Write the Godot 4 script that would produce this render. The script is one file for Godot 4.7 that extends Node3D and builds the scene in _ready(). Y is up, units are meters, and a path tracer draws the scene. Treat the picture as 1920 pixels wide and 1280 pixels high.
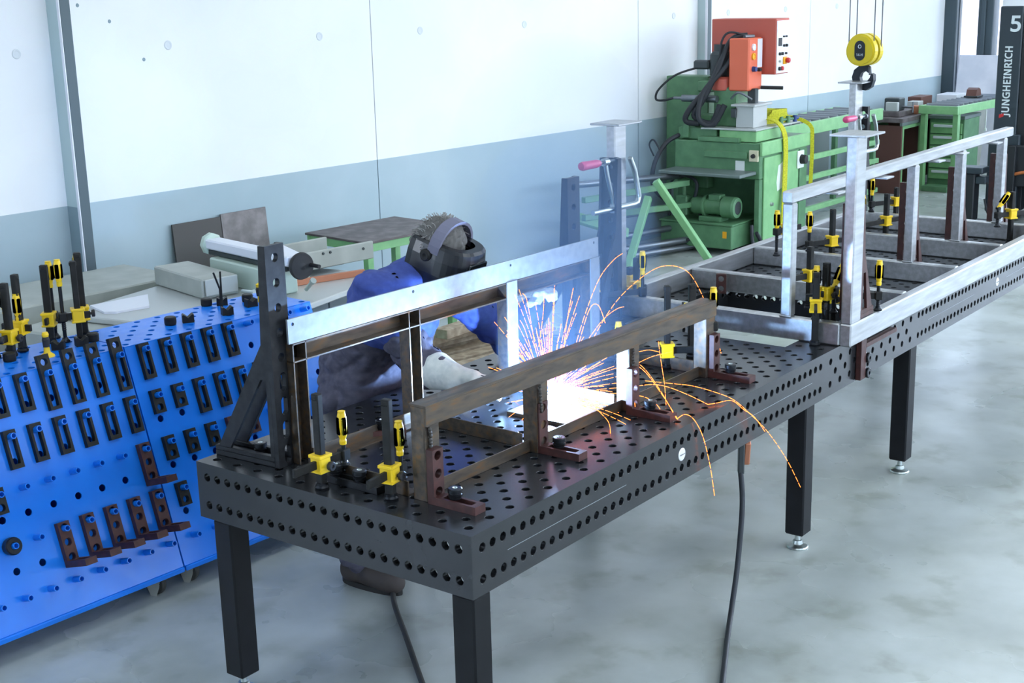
extends Node3D
# Welding shop: perforated welding tables, frames being welded, blue tool trolleys, green band saw.
# World: table corner nearest the camera is the origin on the floor, x runs along the tables, -z across them.

var M := {}
var names := {}
var rng := RandomNumberGenerator.new()

# ---------------------------------------------------------------- mesh builder
class G:
	var v := PackedVector3Array()
	var n := PackedVector3Array()
	var t := Transform3D()

	func at(o: Vector3, b := Basis()) -> G:
		t = Transform3D(b, o)
		return self

	func tri(a: Vector3, b: Vector3, c: Vector3, out := Vector3.ZERO) -> void:
		var m := (c - a).cross(b - a)
		if m.length_squared() < 1e-20:
			return
		m = m.normalized()
		if out != Vector3.ZERO and m.dot(out) < 0.0:
			var k := b
			b = c
			c = k
			m = -m
		var w := t.basis * m
		v.append(t * a)
		v.append(t * b)
		v.append(t * c)
		for i in 3:
			n.append(w.normalized())

	func poly(p: Array, out := Vector3.ZERO) -> void:
		for i in range(1, p.size() - 1):
			tri(p[0], p[i], p[i + 1], out)

	func stri(a: Vector3, b: Vector3, c: Vector3, na: Vector3, nb: Vector3, nc: Vector3) -> void:
		var m := (c - a).cross(b - a)
		if m.length_squared() < 1e-20:
			return
		if m.dot(na + nb + nc) < 0.0:
			var k := b
			b = c
			c = k
			k = nb
			nb = nc
			nc = k
		v.append(t * a)
		v.append(t * b)
		v.append(t * c)
		n.append((t.basis * na).normalized())
		n.append((t.basis * nb).normalized())
		n.append((t.basis * nc).normalized())

	func box(c: Vector3, s: Vector3, bev := 0.0) -> G:
		var h := s / 2.0
		var b := minf(bev, minf(h.x, minf(h.y, h.z)) * 0.49)
		for a in 3:
			var a1 := (a + 1) % 3
			var a2 := (a + 2) % 3
			for sg in [-1.0, 1.0]:
				var q := []
				for e in [[-1, -1], [1, -1], [1, 1], [-1, 1]]:
					var p := Vector3.ZERO
					p[a] = sg * h[a]
					p[a1] = e[0] * (h[a1] - b)
					p[a2] = e[1] * (h[a2] - b)
					q.append(c + p)
				var o := Vector3.ZERO
				o[a] = sg
				poly(q, o)
				if b > 0.0:
					for s1 in [-1.0, 1.0]:
						var p1 := Vector3.ZERO
						var p2 := Vector3.ZERO
						p1[a] = sg * h[a]
						p1[a1] = s1 * (h[a1] - b)
						p2[a] = sg * (h[a] - b)
						p2[a1] = s1 * h[a1]
						var d := Vector3.ZERO
						d[a2] = h[a2] - b
						var oo := Vector3.ZERO
						oo[a] = sg
						oo[a1] = s1
						poly([c + p1 - d, c + p1 + d, c + p2 + d, c + p2 - d], oo)
		if b > 0.0:
			for sx in [-1.0, 1.0]:
				for sy in [-1.0, 1.0]:
					for sz in [-1.0, 1.0]:
						var k := Vector3(sx, sy, sz)
						var hb := h - Vector3(b, b, b)
						tri(c + k * Vector3(h.x, hb.y, hb.z), c + k * Vector3(hb.x, h.y, hb.z), c + k * Vector3(hb.x, hb.y, h.z), k)
		return self

	func span(lo: Vector3, hi: Vector3, bev := 0.0) -> G:
		return box((lo + hi) / 2.0, (hi - lo).abs(), bev)

	# profile of (radius, height) turned about the local y axis
	func lathe(p: Array, seg := 16) -> G:
		for i in p.size() - 1:
			var a: Vector2 = p[i]
			var b: Vector2 = p[i + 1]
			var d := b - a
			if d.length() < 1e-7:
				continue
			var m := Vector2(d.y, -d.x).normalized()
			for k in seg:
				var t0 := TAU * k / seg
				var t1 := TAU * (k + 1) / seg
				var c0 := Vector3(cos(t0), 0, sin(t0))
				var c1 := Vector3(cos(t1), 0, sin(t1))
				var n0 := c0 * m.x + Vector3.UP * m.y
				var n1 := c1 * m.x + Vector3.UP * m.y
				var p00 := c0 * a.x + Vector3.UP * a.y
				var p01 := c1 * a.x + Vector3.UP * a.y
				var p10 := c0 * b.x + Vector3.UP * b.y
				var p11 := c1 * b.x + Vector3.UP * b.y
				stri(p00, p01, p11, n0, n1, n1)
				stri(p00, p11, p10, n0, n1, n0)
		return self

	func cyl(a: Vector3, b: Vector3, r: float, seg := 12, r2 := -1.0) -> G:
		var keep := t
		var h := (b - a).length()
		var y := (b - a) / h
		var x := y.cross(Vector3(0.31, 0.17, 0.93) if absf(y.z) < 0.8 else Vector3(0.93, 0.31, 0.1)).normalized()
		t = keep * Transform3D(Basis(x, y, x.cross(y)), a)
		var q := r if r2 < 0.0 else r2
		lathe([Vector2(0, 0), Vector2(r, 0), Vector2(q, h), Vector2(0, h)], seg)
		t = keep
		return self

	func tube(p: Array, r: float, seg := 8) -> G:
		var x := Vector3.ZERO
		var rings := []
		var dirs := []
		for i in p.size():
			var d: Vector3 = (p[mini(i + 1, p.size() - 1)] - p[maxi(i - 1, 0)]).normalized()
			if i == 0:
				x = d.cross(Vector3.UP if absf(d.y) < 0.9 else Vector3.RIGHT).normalized()
			else:
				x = (x - d * x.dot(d)).normalized()
			var y := d.cross(x)
			var ring := []
			var dd := []
			for k in seg:
				var o := x * cos(TAU * k / seg) + y * sin(TAU * k / seg)
				dd.append(o)
				ring.append(p[i] + o * r)
			rings.append(ring)
			dirs.append(dd)
		for i in p.size() - 1:
			for k in seg:
				var j := (k + 1) % seg
				stri(rings[i][k], rings[i][j], rings[i + 1][j], dirs[i][k], dirs[i][j], dirs[i + 1][j])
				stri(rings[i][k], rings[i + 1][j], rings[i + 1][k], dirs[i][k], dirs[i + 1][j], dirs[i + 1][k])
		poly(rings[0], p[0] - p[1])
		poly(rings[-1], p[-1] - p[-2])
		return self

	# polygon in local xy, pushed out from z0 to z1
	func prism(p: Array, z0: float, z1: float) -> G:
		var q := PackedVector2Array()
		for e in p:
			q.append(e)
		if Geometry2D.is_polygon_clockwise(q):
			q.reverse()
		var ix := Geometry2D.triangulate_polygon(q)
		for i in range(0, ix.size(), 3):
			for z in [z0, z1]:
				tri(Vector3(q[ix[i]].x, q[ix[i]].y, z), Vector3(q[ix[i + 1]].x, q[ix[i + 1]].y, z), Vector3(q[ix[i + 2]].x, q[ix[i + 2]].y, z), Vector3(0, 0, z - (z0 + z1) / 2.0))
		for i in q.size():
			var a := q[i]
			var b := q[(i + 1) % q.size()]
			var o := Vector3(b.y - a.y, a.x - b.x, 0)
			poly([Vector3(a.x, a.y, z0), Vector3(b.x, b.y, z0), Vector3(b.x, b.y, z1), Vector3(a.x, a.y, z1)], o)
		return self

	# one cell of a plate in local xy: front at z, hole walls run back to z - th. a: hole radius, b: half the straight length of a slot along y
	func cell(x0: float, x1: float, y0: float, y1: float, z: float, th: float, c := Vector2.ZERO, a := 0.0, b := 0.0, back := false, ch := 0.0, seg := 16) -> void:
		var f := Vector3(0, 0, 1)
		if a <= 0.0:
			poly([Vector3(x0, y0, z), Vector3(x1, y0, z), Vector3(x1, y1, z), Vector3(x0, y1, z)], f)
			if back:
				poly([Vector3(x0, y0, z - th), Vector3(x1, y0, z - th), Vector3(x1, y1, z - th), Vector3(x0, y1, z - th)], -f)
			return
		var angs := []
		for k in seg:
			angs.append(fposmod(TAU * (k + 0.5) / seg, TAU))
		for e in [Vector2(x0, y0), Vector2(x1, y0), Vector2(x1, y1), Vector2(x0, y1)]:
			angs.append(fposmod((e - c).angle(), TAU))
		angs.sort()
		var ins := []
		var out := []
		for g in angs:
			var d := Vector2(cos(g), sin(g))
			var r := a
			if b > 0.0:
				var tx := a / maxf(absf(d.x), 1e-6)
				if tx * absf(d.y) <= b:
					r = tx
				else:
					var s := absf(d.y) * b
					r = s + sqrt(maxf(s * s - b * b + a * a, 0.0))
			ins.append(c + d * r)
			var k := 1e9
			if d.x > 1e-9:
				k = minf(k, (x1 - c.x) / d.x)
			if d.x < -1e-9:
				k = minf(k, (x0 - c.x) / d.x)
			if d.y > 1e-9:
				k = minf(k, (y1 - c.y) / d.y)
			if d.y < -1e-9:
				k = minf(k, (y0 - c.y) / d.y)
			out.append(c + d * k)
		for i in angs.size():
			var j := (i + 1) % angs.size()
			var p: Vector2 = ins[i]
			var q: Vector2 = ins[j]
			var pc := p + (p - c).normalized() * ch
			var qc := q + (q - c).normalized() * ch
			poly([Vector3(pc.x, pc.y, z), Vector3(qc.x, qc.y, z), Vector3(out[j].x, out[j].y, z), Vector3(out[i].x, out[i].y, z)], f)
			var inw := Vector3(c.x - (p.x + q.x) / 2.0, c.y - (p.y + q.y) / 2.0, 0)
			if b > 0.0:
				inw = Vector3(-(q.y - p.y), q.x - p.x, 0)
			if ch > 0.0:
				poly([Vector3(pc.x, pc.y, z), Vector3(qc.x, qc.y, z), Vector3(q.x, q.y, z - ch), Vector3(p.x, p.y, z - ch)], inw.normalized() + f)
			poly([Vector3(p.x, p.y, z - ch), Vector3(q.x, q.y, z - ch), Vector3(q.x, q.y, z - th), Vector3(p.x, p.y, z - th)], inw)
			if back:
				poly([Vector3(p.x, p.y, z - th), Vector3(q.x, q.y, z - th), Vector3(out[j].x, out[j].y, z - th), Vector3(out[i].x, out[i].y, z - th)], -f)

	func rim(x0: float, x1: float, y0: float, y1: float, z0: float, z1: float) -> void:
		poly([Vector3(x0, y0, z0), Vector3(x1, y0, z0), Vector3(x1, y0, z1), Vector3(x0, y0, z1)], Vector3(0, -1, 0))
		poly([Vector3(x0, y1, z0), Vector3(x1, y1, z0), Vector3(x1, y1, z1), Vector3(x0, y1, z1)], Vector3(0, 1, 0))
		poly([Vector3(x0, y0, z0), Vector3(x0, y1, z0), Vector3(x0, y1, z1), Vector3(x0, y0, z1)], Vector3(-1, 0, 0))
		poly([Vector3(x1, y0, z0), Vector3(x1, y1, z0), Vector3(x1, y1, z1), Vector3(x1, y0, z1)], Vector3(1, 0, 0))

	func mesh() -> ArrayMesh:
		var a := []
		a.resize(Mesh.ARRAY_MAX)
		a[Mesh.ARRAY_VERTEX] = v
		a[Mesh.ARRAY_NORMAL] = n
		var m := ArrayMesh.new()
		m.add_surface_from_arrays(Mesh.PRIMITIVE_TRIANGLES, a)
		return m


func turn_x(a: float) -> Basis:
	return Basis(Vector3.RIGHT, a)


func turn_y(a: float) -> Basis:
	return Basis(Vector3.UP, a)


func turn_z(a: float) -> Basis:
	return Basis(Vector3(0, 0, 1), a)


# ---------------------------------------------------------------- nodes
func numbered(called: String) -> String:
	if not names.has(called):
		names[called] = 0
		return called
	names[called] += 1
	return "%s_%03d" % [called, names[called]]


func tag(o: Node3D, label: String, category: String, group := "") -> Node3D:
	o.set_meta("label", label)
	o.set_meta("category", category)
	if group:
		o.set_meta("group", group)
	return o


func thing(called: String, label: String, category: String, where := Vector3.ZERO, turn := 0.0, group := "") -> Node3D:
	var o := Node3D.new()
	o.name = numbered(called)
	add_child(o, true)
	o.position = where
	o.rotation.y = turn
	return tag(o, label, category, group)


func part(parent: Node3D, called: String, g, mat: String, label := "") -> MeshInstance3D:
	var o := MeshInstance3D.new()
	o.name = called
	o.mesh = g.mesh() if g is G else g
	o.material_override = M[mat]
	parent.add_child(o, true)
	if label:
		o.set_meta("label", label)
	return o


func solo(called: String, g, mat: String, label: String, category: String, where := Vector3.ZERO, turn := 0.0, group := "") -> MeshInstance3D:
	var o := MeshInstance3D.new()
	o.name = numbered(called)
	o.mesh = g.mesh() if g is G else g
	o.material_override = M[mat]
	add_child(o, true)
	o.position = where
	o.rotation.y = turn
	tag(o, label, category, group)
	return o


func struct(called: String, g, mat: String, parent: Node3D = null) -> MeshInstance3D:
	var o := MeshInstance3D.new()
	o.name = called if parent else numbered(called)
	o.mesh = g.mesh() if g is G else g
	o.material_override = M[mat]
	(parent if parent else self).add_child(o, true)
	if parent == null:
		o.set_meta("kind", "structure")
	return o


func shell(called: String, where := Vector3.ZERO, turn := 0.0) -> Node3D:
	var o := Node3D.new()
	o.name = numbered(called)
	add_child(o, true)
	o.position = where
	o.rotation.y = turn
	o.set_meta("kind", "structure")
	return o


func copy(root: Node3D, where: Vector3, turn := 0.0, label := "", group := "") -> Node3D:
	var r: Node3D = root.duplicate()
	r.name = numbered(String(root.name).rstrip("0123456789").rstrip("_"))
	add_child(r, true)
	r.position = where
	r.rotation = Vector3(0, turn, 0)
	if label:
		r.set_meta("label", label)
	if group:
		r.set_meta("group", group)
	return r


func words(parent: Node3D, text: String, size: float, depth: float, mat: String, tr: Transform3D, fat := 400) -> MeshInstance3D:
	var f := SystemFont.new()
	f.font_names = PackedStringArray(["Droid Sans"])
	var fv := FontVariation.new()
	fv.base_font = f
	fv.variation_embolden = 0.9 if fat > 500 else 0.0
	var m := TextMesh.new()
	m.font = fv
	m.text = text
	m.font_size = 64
	m.pixel_size = size / 64.0
	m.depth = depth
	var o := MeshInstance3D.new()
	o.name = "lettering"
	o.mesh = m
	o.material_override = M[mat]
	o.transform = tr
	parent.add_child(o, true)
	return o


# ---------------------------------------------------------------- materials
func noise_tex(freq: float, stops: Array, size := 512, octaves := 4, sd := 1, kind := FastNoiseLite.TYPE_SIMPLEX_SMOOTH, normal := false, bump := 4.0) -> NoiseTexture2D:
	var f := FastNoiseLite.new()
	f.seed = sd
	f.noise_type = kind
	f.frequency = freq
	f.fractal_octaves = octaves
	var t := NoiseTexture2D.new()
	t.noise = f
	t.width = size
	t.height = size
	t.seamless = true
	t.generate_mipmaps = false
	if normal:
		t.as_normal_map = true
		t.bump_strength = bump
		return t
	var g := Gradient.new()
	var off := PackedFloat32Array()
	var col := PackedColorArray()
	for s in stops:
		off.append(s[0])
		col.append(s[1])
	g.offsets = off
	g.colors = col
	t.color_ramp = g
	return t


func mat(key: String, c: Color, rough := 0.6, metal := 0.0, tex: Texture2D = null, scale := 1.0) -> StandardMaterial3D:
	var m := StandardMaterial3D.new()
	m.resource_name = key
	m.albedo_color = c
	m.roughness = rough
	m.metallic = metal
	if tex:
		m.albedo_texture = tex
		m.uv1_triplanar = true
		m.uv1_world_triplanar = true
		m.uv1_scale = Vector3.ONE * scale
	M[key] = m
	return m


func c8(r: int, g: int, b: int) -> Color:
	return Color8(r, g, b)


func materials() -> void:
	var k := 1.0
	var grey := func(a: float, b: float) -> Array: return [[0.25, Color(a, a, a)], [0.75, Color(b, b, b)]]
	var fine: Texture2D = noise_tex(0.03, grey.call(0.82, 1.0), 512, 5, 3)
	var scuff: Texture2D = noise_tex(0.012, grey.call(0.6, 1.0), 512, 6, 9)
	# setting
	var m := mat("concrete", Color(1, 1, 1), 0.34, 0.0, noise_tex(0.006, [[0.15, c8(160, 166, 161)], [0.4, c8(171, 177, 172)], [0.55, c8(177, 183, 179)], [0.8, c8(185, 191, 187)]], 1024, 7, 21), 0.22)
	m.roughness_texture = noise_tex(0.008, [[0.2, Color(0.7, 0.7, 0.7)], [0.8, Color(1, 1, 1)]], 512, 5, 31)
	m.detail_enabled = true
	m.detail_blend_mode = BaseMaterial3D.BLEND_MODE_MUL
	m.detail_albedo = noise_tex(0.014, [[0.12, c8(226, 226, 220)], [0.35, c8(248, 248, 246)], [0.7, Color(1, 1, 1)]], 1024, 7, 41)
	m.detail_uv_layer = BaseMaterial3D.DETAIL_UV_1
	mat("wall_white", Color(1, 1, 1), 0.8, 0.0, noise_tex(0.004, [[0.2, c8(232, 235, 238)], [0.8, c8(240, 242, 244)]], 512, 4, 5), 0.3)
	mat("wall_band", Color(1, 1, 1), 0.6, 0.0, noise_tex(0.005, [[0.2, c8(162, 182, 190)], [0.8, c8(172, 190, 198)]], 512, 4, 6), 0.35)
	mat("pillar_light", c8(178, 198, 200), 0.6)
	mat("pillar_band", c8(132, 152, 160), 0.6)
	mat("steel_grey", c8(84, 98, 104), 0.5, 0.3)
	mat("frame_grey", c8(66, 80, 88), 0.5, 0.2)
	mat("plug", c8(214, 220, 224), 0.8)
	mat("ceiling", c8(205, 210, 212), 0.8)
	mat("board", Color(1, 1, 1), 0.5, 0.0, noise_tex(0.006, [[0.2, c8(196, 200, 212)], [0.8, c8(216, 218, 228)]], 512, 4, 8), 0.8)
	var gl := mat("glass", Color(0.9, 0.95, 1.0, 0.08), 0.03)
	gl.transparency = BaseMaterial3D.TRANSPARENCY_ALPHA
	mat("outside", c8(214, 196, 196), 0.9)
	mat("outside_pink", c8(205, 150, 150), 0.9)
	# tables and tools
	var ts := mat("table_steel", Color(1, 1, 1), 0.25, 0.0, noise_tex(0.006, [[0.2, c8(31, 33, 36)], [0.8, c8(36, 38, 41)]], 1024, 5, 12), 1.1)
	ts.metallic_specular = 0.5
	mat("leg_black", Color(1, 1, 1), 0.5, 0.0, noise_tex(0.01, [[0.2, c8(20, 21, 23)], [0.8, c8(27, 28, 31)]], 512, 5, 14), 1.0)
	M.leg_black.metallic_specular = 0.32
	mat("scale_line", c8(150, 155, 158), 0.4, 0.5)
	mat("zinc", c8(200, 208, 205), 0.28, 0.95)
	mat("badge", c8(225, 226, 224), 0.35, 0.2)
	mat("ink", c8(40, 42, 45), 0.6)
	mat("tool_black", Color(1, 1, 1), 0.5, 0.15, noise_tex(0.02, [[0.2, c8(32, 33, 33)], [0.8, c8(43, 43, 42)]], 512, 5, 15), 2.0)
	mat("tool_dark", Color(1, 1, 1), 0.4, 0.25, noise_tex(0.02, [[0.2, c8(30, 31, 34)], [0.8, c8(42, 44, 47)]], 512, 5, 16), 2.0)
	M.tool_dark.metallic_specular = 0.35
	M.tool_black.metallic_specular = 0.35
	mat("bolt_black", c8(48, 50, 54), 0.32, 0.8)
	mat("maroon", Color(1, 1, 1), 0.5, 0.1, noise_tex(0.02, [[0.2, c8(62, 35, 33)], [0.8, c8(80, 46, 42)]], 512, 5, 17), 2.0)
	mat("yellow", c8(240, 200, 26), 0.4)
	mat("grip_black", c8(34, 34, 36), 0.6)
	mat("pink", c8(206, 70, 120), 0.35)
	# workpieces
	var ru := mat("rust_steel", Color(1, 1, 1), 0.5, 0.55, noise_tex(0.012, [[0.1, c8(72, 64, 57)], [0.45, c8(88, 79, 70)], [0.65, c8(98, 84, 69)], [0.9, c8(120, 84, 54)]], 1024, 6, 18), 1.6)
	ru.uv1_scale = Vector3(0.5, 2.2, 2.2)
	ru.roughness_texture = scuff
	var mi := mat("mill_steel", Color(1, 1, 1), 0.5, 0.3, noise_tex(0.012, [[0.15, c8(134, 140, 145)], [0.5, c8(142, 148, 154)], [0.85, c8(150, 155, 158)]], 1024, 6, 19), 1.4)
	mi.roughness_texture = fine
	var ba := mat("bare_steel", Color(1, 1, 1), 0.4, 0.8, noise_tex(0.012, [[0.15, c8(166, 167, 168)], [0.5, c8(176, 178, 180)], [0.85, c8(188, 190, 193)]], 1024, 6, 20), 1.4)
	ba.uv1_scale = Vector3(0.3, 2.5, 2.5)
	ba.roughness_texture = fine
	mat("weld", c8(70, 66, 62), 0.6, 0.4)
	mat("copper", c8(186, 122, 92), 0.5, 0.3)
	# trolleys and machines
	var bl := mat("blue", Color(1, 1, 1), 0.34, 0.0, noise_tex(0.006, [[0.2, c8(10, 116, 226)], [0.8, c8(18, 126, 236)]], 512, 4, 22), 0.9)
	bl.roughness_texture = fine
	mat("caster_grey", c8(176, 178, 168), 0.45, 0.5)
	mat("rubber", c8(52, 52, 50), 0.7)
	mat("green", Color(1, 1, 1), 0.45, 0.0, noise_tex(0.01, [[0.2, c8(84, 126, 90)], [0.8, c8(96, 140, 100)]], 512, 5, 23), 1.2)
	mat("light_green", Color(1, 1, 1), 0.45, 0.0, noise_tex(0.01, [[0.2, c8(124, 178, 122)], [0.8, c8(138, 190, 132)]], 512, 5, 24), 1.2)
	mat("sea_green", c8(40, 190, 130), 0.45)
	mat("lemon", c8(228, 224, 60), 0.5)
	mat("orange", c8(222, 106, 74), 0.45)
	mat("rust_orange", c8(186, 88, 72), 0.45)
	mat("panel_white", c8(226, 228, 236), 0.4)
	mat("cream", c8(212, 206, 176), 0.5)
	mat("hose", c8(36, 40, 46), 0.55)
	mat("shaft", c8(120, 126, 132), 0.35, 0.8)
	mat("dark_metal", c8(66, 72, 74), 0.45, 0.5)
	mat("shelf_steel", c8(118, 130, 128), 0.45, 0.5)
	mat("red", c8(196, 40, 44), 0.4)
	mat("blue_knob", c8(30, 60, 120), 0.4)
	mat("sticker", c8(222, 228, 224), 0.6)
	mat("amber", c8(240, 170, 30), 0.5)
	mat("sling", Color(1, 1, 1), 0.85, 0.0, noise_tex(0.03, [[0.2, c8(166, 164, 26)], [0.8, c8(206, 204, 44)]], 512, 4, 25), 3.0)
	mat("hoist_yellow", c8(222, 196, 24), 0.4)
	mat("hook_black", c8(38, 44, 52), 0.4, 0.4)
	mat("wire", c8(96, 98, 100), 0.4, 0.7)
	mat("machine_grey", Color(1, 1, 1), 0.5, 0.0, noise_tex(0.008, [[0.2, c8(158, 162, 154)], [0.8, c8(172, 176, 168)]], 512, 4, 26), 0.9)
	mat("machine_green", c8(186, 202, 188), 0.5)
	mat("machine_dark", c8(78, 92, 98), 0.5)
	mat("cast_top", c8(186, 190, 188), 0.4, 0.3)
	mat("brown_sheet", Color(1, 1, 1), 0.6, 0.2, noise_tex(0.01, [[0.2, c8(112, 106, 106)], [0.8, c8(142, 136, 136)]], 512, 5, 27), 1.4)
	mat("dark_sheet", c8(72, 70, 68), 0.5, 0.3)
	mat("bench_top", Color(1, 1, 1), 0.55, 0.1, noise_tex(0.01, [[0.2, c8(84, 76, 76)], [0.8, c8(112, 104, 104)]], 512, 5, 28), 1.3)
	mat("brown_board", c8(96, 62, 54), 0.6)
	mat("wood", Color(1, 1, 1), 0.75, 0.0, noise_tex(0.015, [[0.2, c8(150, 132, 112)], [0.8, c8(190, 174, 150)]], 512, 5, 29), 1.5)
	mat("truck_grey", c8(44, 56, 64), 0.45)
	mat("truck_black", c8(30, 34, 38), 0.5)
	mat("letter_white", c8(216, 226, 228), 0.5)
	mat("hose_orange", c8(190, 110, 60), 0.5)
	# person
	mat("cloth_blue", Color(1, 1, 1), 0.85, 0.0, noise_tex(0.03, [[0.2, c8(50, 66, 132)], [0.8, c8(64, 82, 152)]], 512, 5, 33), 2.0)
	mat("cloth_dark", Color(1, 1, 1), 0.85, 0.0, noise_tex(0.03, [[0.2, c8(66, 64, 78)], [0.8, c8(88, 86, 100)]], 512, 5, 34), 2.0)
	mat("skin", c8(198, 150, 128), 0.6)
	mat("hair", c8(156, 154, 150), 0.7)
	mat("hair_dark", c8(92, 90, 87), 0.7)
	mat("helmet", c8(32, 34, 38), 0.22)
	mat("lens", c8(10, 14, 16), 0.05)
	mat("band_grey", c8(108, 108, 126), 0.7)
	mat("glove", Color(1, 1, 1), 0.8, 0.0, noise_tex(0.03, [[0.2, c8(190, 196, 192)], [0.8, c8(214, 216, 210)]], 512, 5, 35), 2.5)
	mat("boot", c8(62, 54, 50), 0.7)
	mat("sole", c8(40, 38, 36), 0.8)
	# things that give off light
	for e in [["arc_glow", Color(0.82, 0.9, 1.0), 120.0], ["spark_glow", Color(1.0, 0.5, 0.2), 6.0], ["roof_light", Color(0.93, 0.97, 1.0), 3.0]]:
		var w := mat(e[0], Color(0, 0, 0), 1.0)
		w.emission_enabled = true
		w.emission = e[1]
		w.emission_energy_multiplier = e[2]

# ---------------------------------------------------------------- camera, light, room
func _ready() -> void:
	rng.seed = 7
	var cam := Camera3D.new()
	cam.name = "camera"
	cam.position = Vector3(-2.86255, 2.390476, 2.360693)
	cam.rotation = Vector3(-0.253497, -0.91695, -0.0260057)
	cam.fov = 27.861
	cam.near = 0.05
	cam.far = 200.0
	cam.current = true
	add_child(cam)

	var sky := ProceduralSkyMaterial.new()
	sky.sky_top_color = Color(0.72, 0.82, 0.95)
	sky.sky_horizon_color = Color(0.93, 0.96, 1.0)
	sky.ground_bottom_color = Color(0.5, 0.5, 0.5)
	sky.ground_horizon_color = Color(0.8, 0.82, 0.84)
	sky.sky_energy_multiplier = 3.2
	sky.ground_energy_multiplier = 2.0
	var env := Environment.new()
	env.background_mode = Environment.BG_SKY
	env.sky = Sky.new()
	env.sky.sky_material = sky
	env.tonemap_mode = Environment.TONE_MAPPER_LINEAR
	env.tonemap_exposure = 0.97
	env.sdfgi_enabled = true
	env.ssao_enabled = true
	env.ssil_enabled = true
	env.volumetric_fog_enabled = true
	env.volumetric_fog_density = 0.0
	var we := WorldEnvironment.new()
	we.name = "world"
	we.environment = env
	add_child(we)

	materials()
	room()
	roof_lights()
	tables()
	rusty_frame()
	bright_frame()
	table_tools()
	clamps()
	trolleys()
	welder()
	saw()
	left_machines()
	far_corner()
	hoist()
	cables()
	welding()


const ROOF := 5.6


func roof_lights() -> void:
	# translucent roof-light strips over the hall
	var i := 0
	for p in [[-2.5, 2.6], [3.5, 2.6], [9.5, 2.6], [0.5, -1.9], [6.5, -1.9], [12.0, -1.9], [0.5, 5.6], [6.5, 5.6], [12.0, 5.6]]:
		var w := 1.5 if p[1] > -1.0 else 1.0
		var o := thing("roof_light", "long white translucent roof light set in the ceiling of the hall", "roof light", Vector3(p[0], ROOF, p[1]), 0.0, "roof lights of the hall")
		var g := G.new().box(Vector3(0, -0.02, 0), Vector3(4.2, 0.04, w), 0.01)
		part(o, "light_panel", g, "roof_light")
		var fr := G.new()
		for s in [-1.0, 1.0]:
			fr.box(Vector3(0, -0.03, s * (w / 2 + 0.04)), Vector3(4.36, 0.06, 0.08), 0.005)
			fr.box(Vector3(s * 2.14, -0.03, 0), Vector3(0.08, 0.06, w), 0.005)
		part(o, "frame", fr, "frame_grey")
		var a := AreaLight3D.new()
		a.name = "roof_light_glow"
		a.area_size = Vector2(4.1, w - 0.1)
		a.position = Vector3(0, -0.06, 0)
		a.rotation = Vector3(-PI / 2, 0, 0)
		a.light_color = Color(0.93, 0.97, 1.0)
		a.light_energy = (2.1 if p[0] < 8.0 else 3.4) if p[1] < -1.0 else (1.2 + 0.22 * (p[0] + 2.5) if p[1] < 4.0 else 0.8 + 1.0 * p[0])
		a.area_range = 40.0
		a.shadow_enabled = true
		o.add_child(a)
		i += 1


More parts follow.
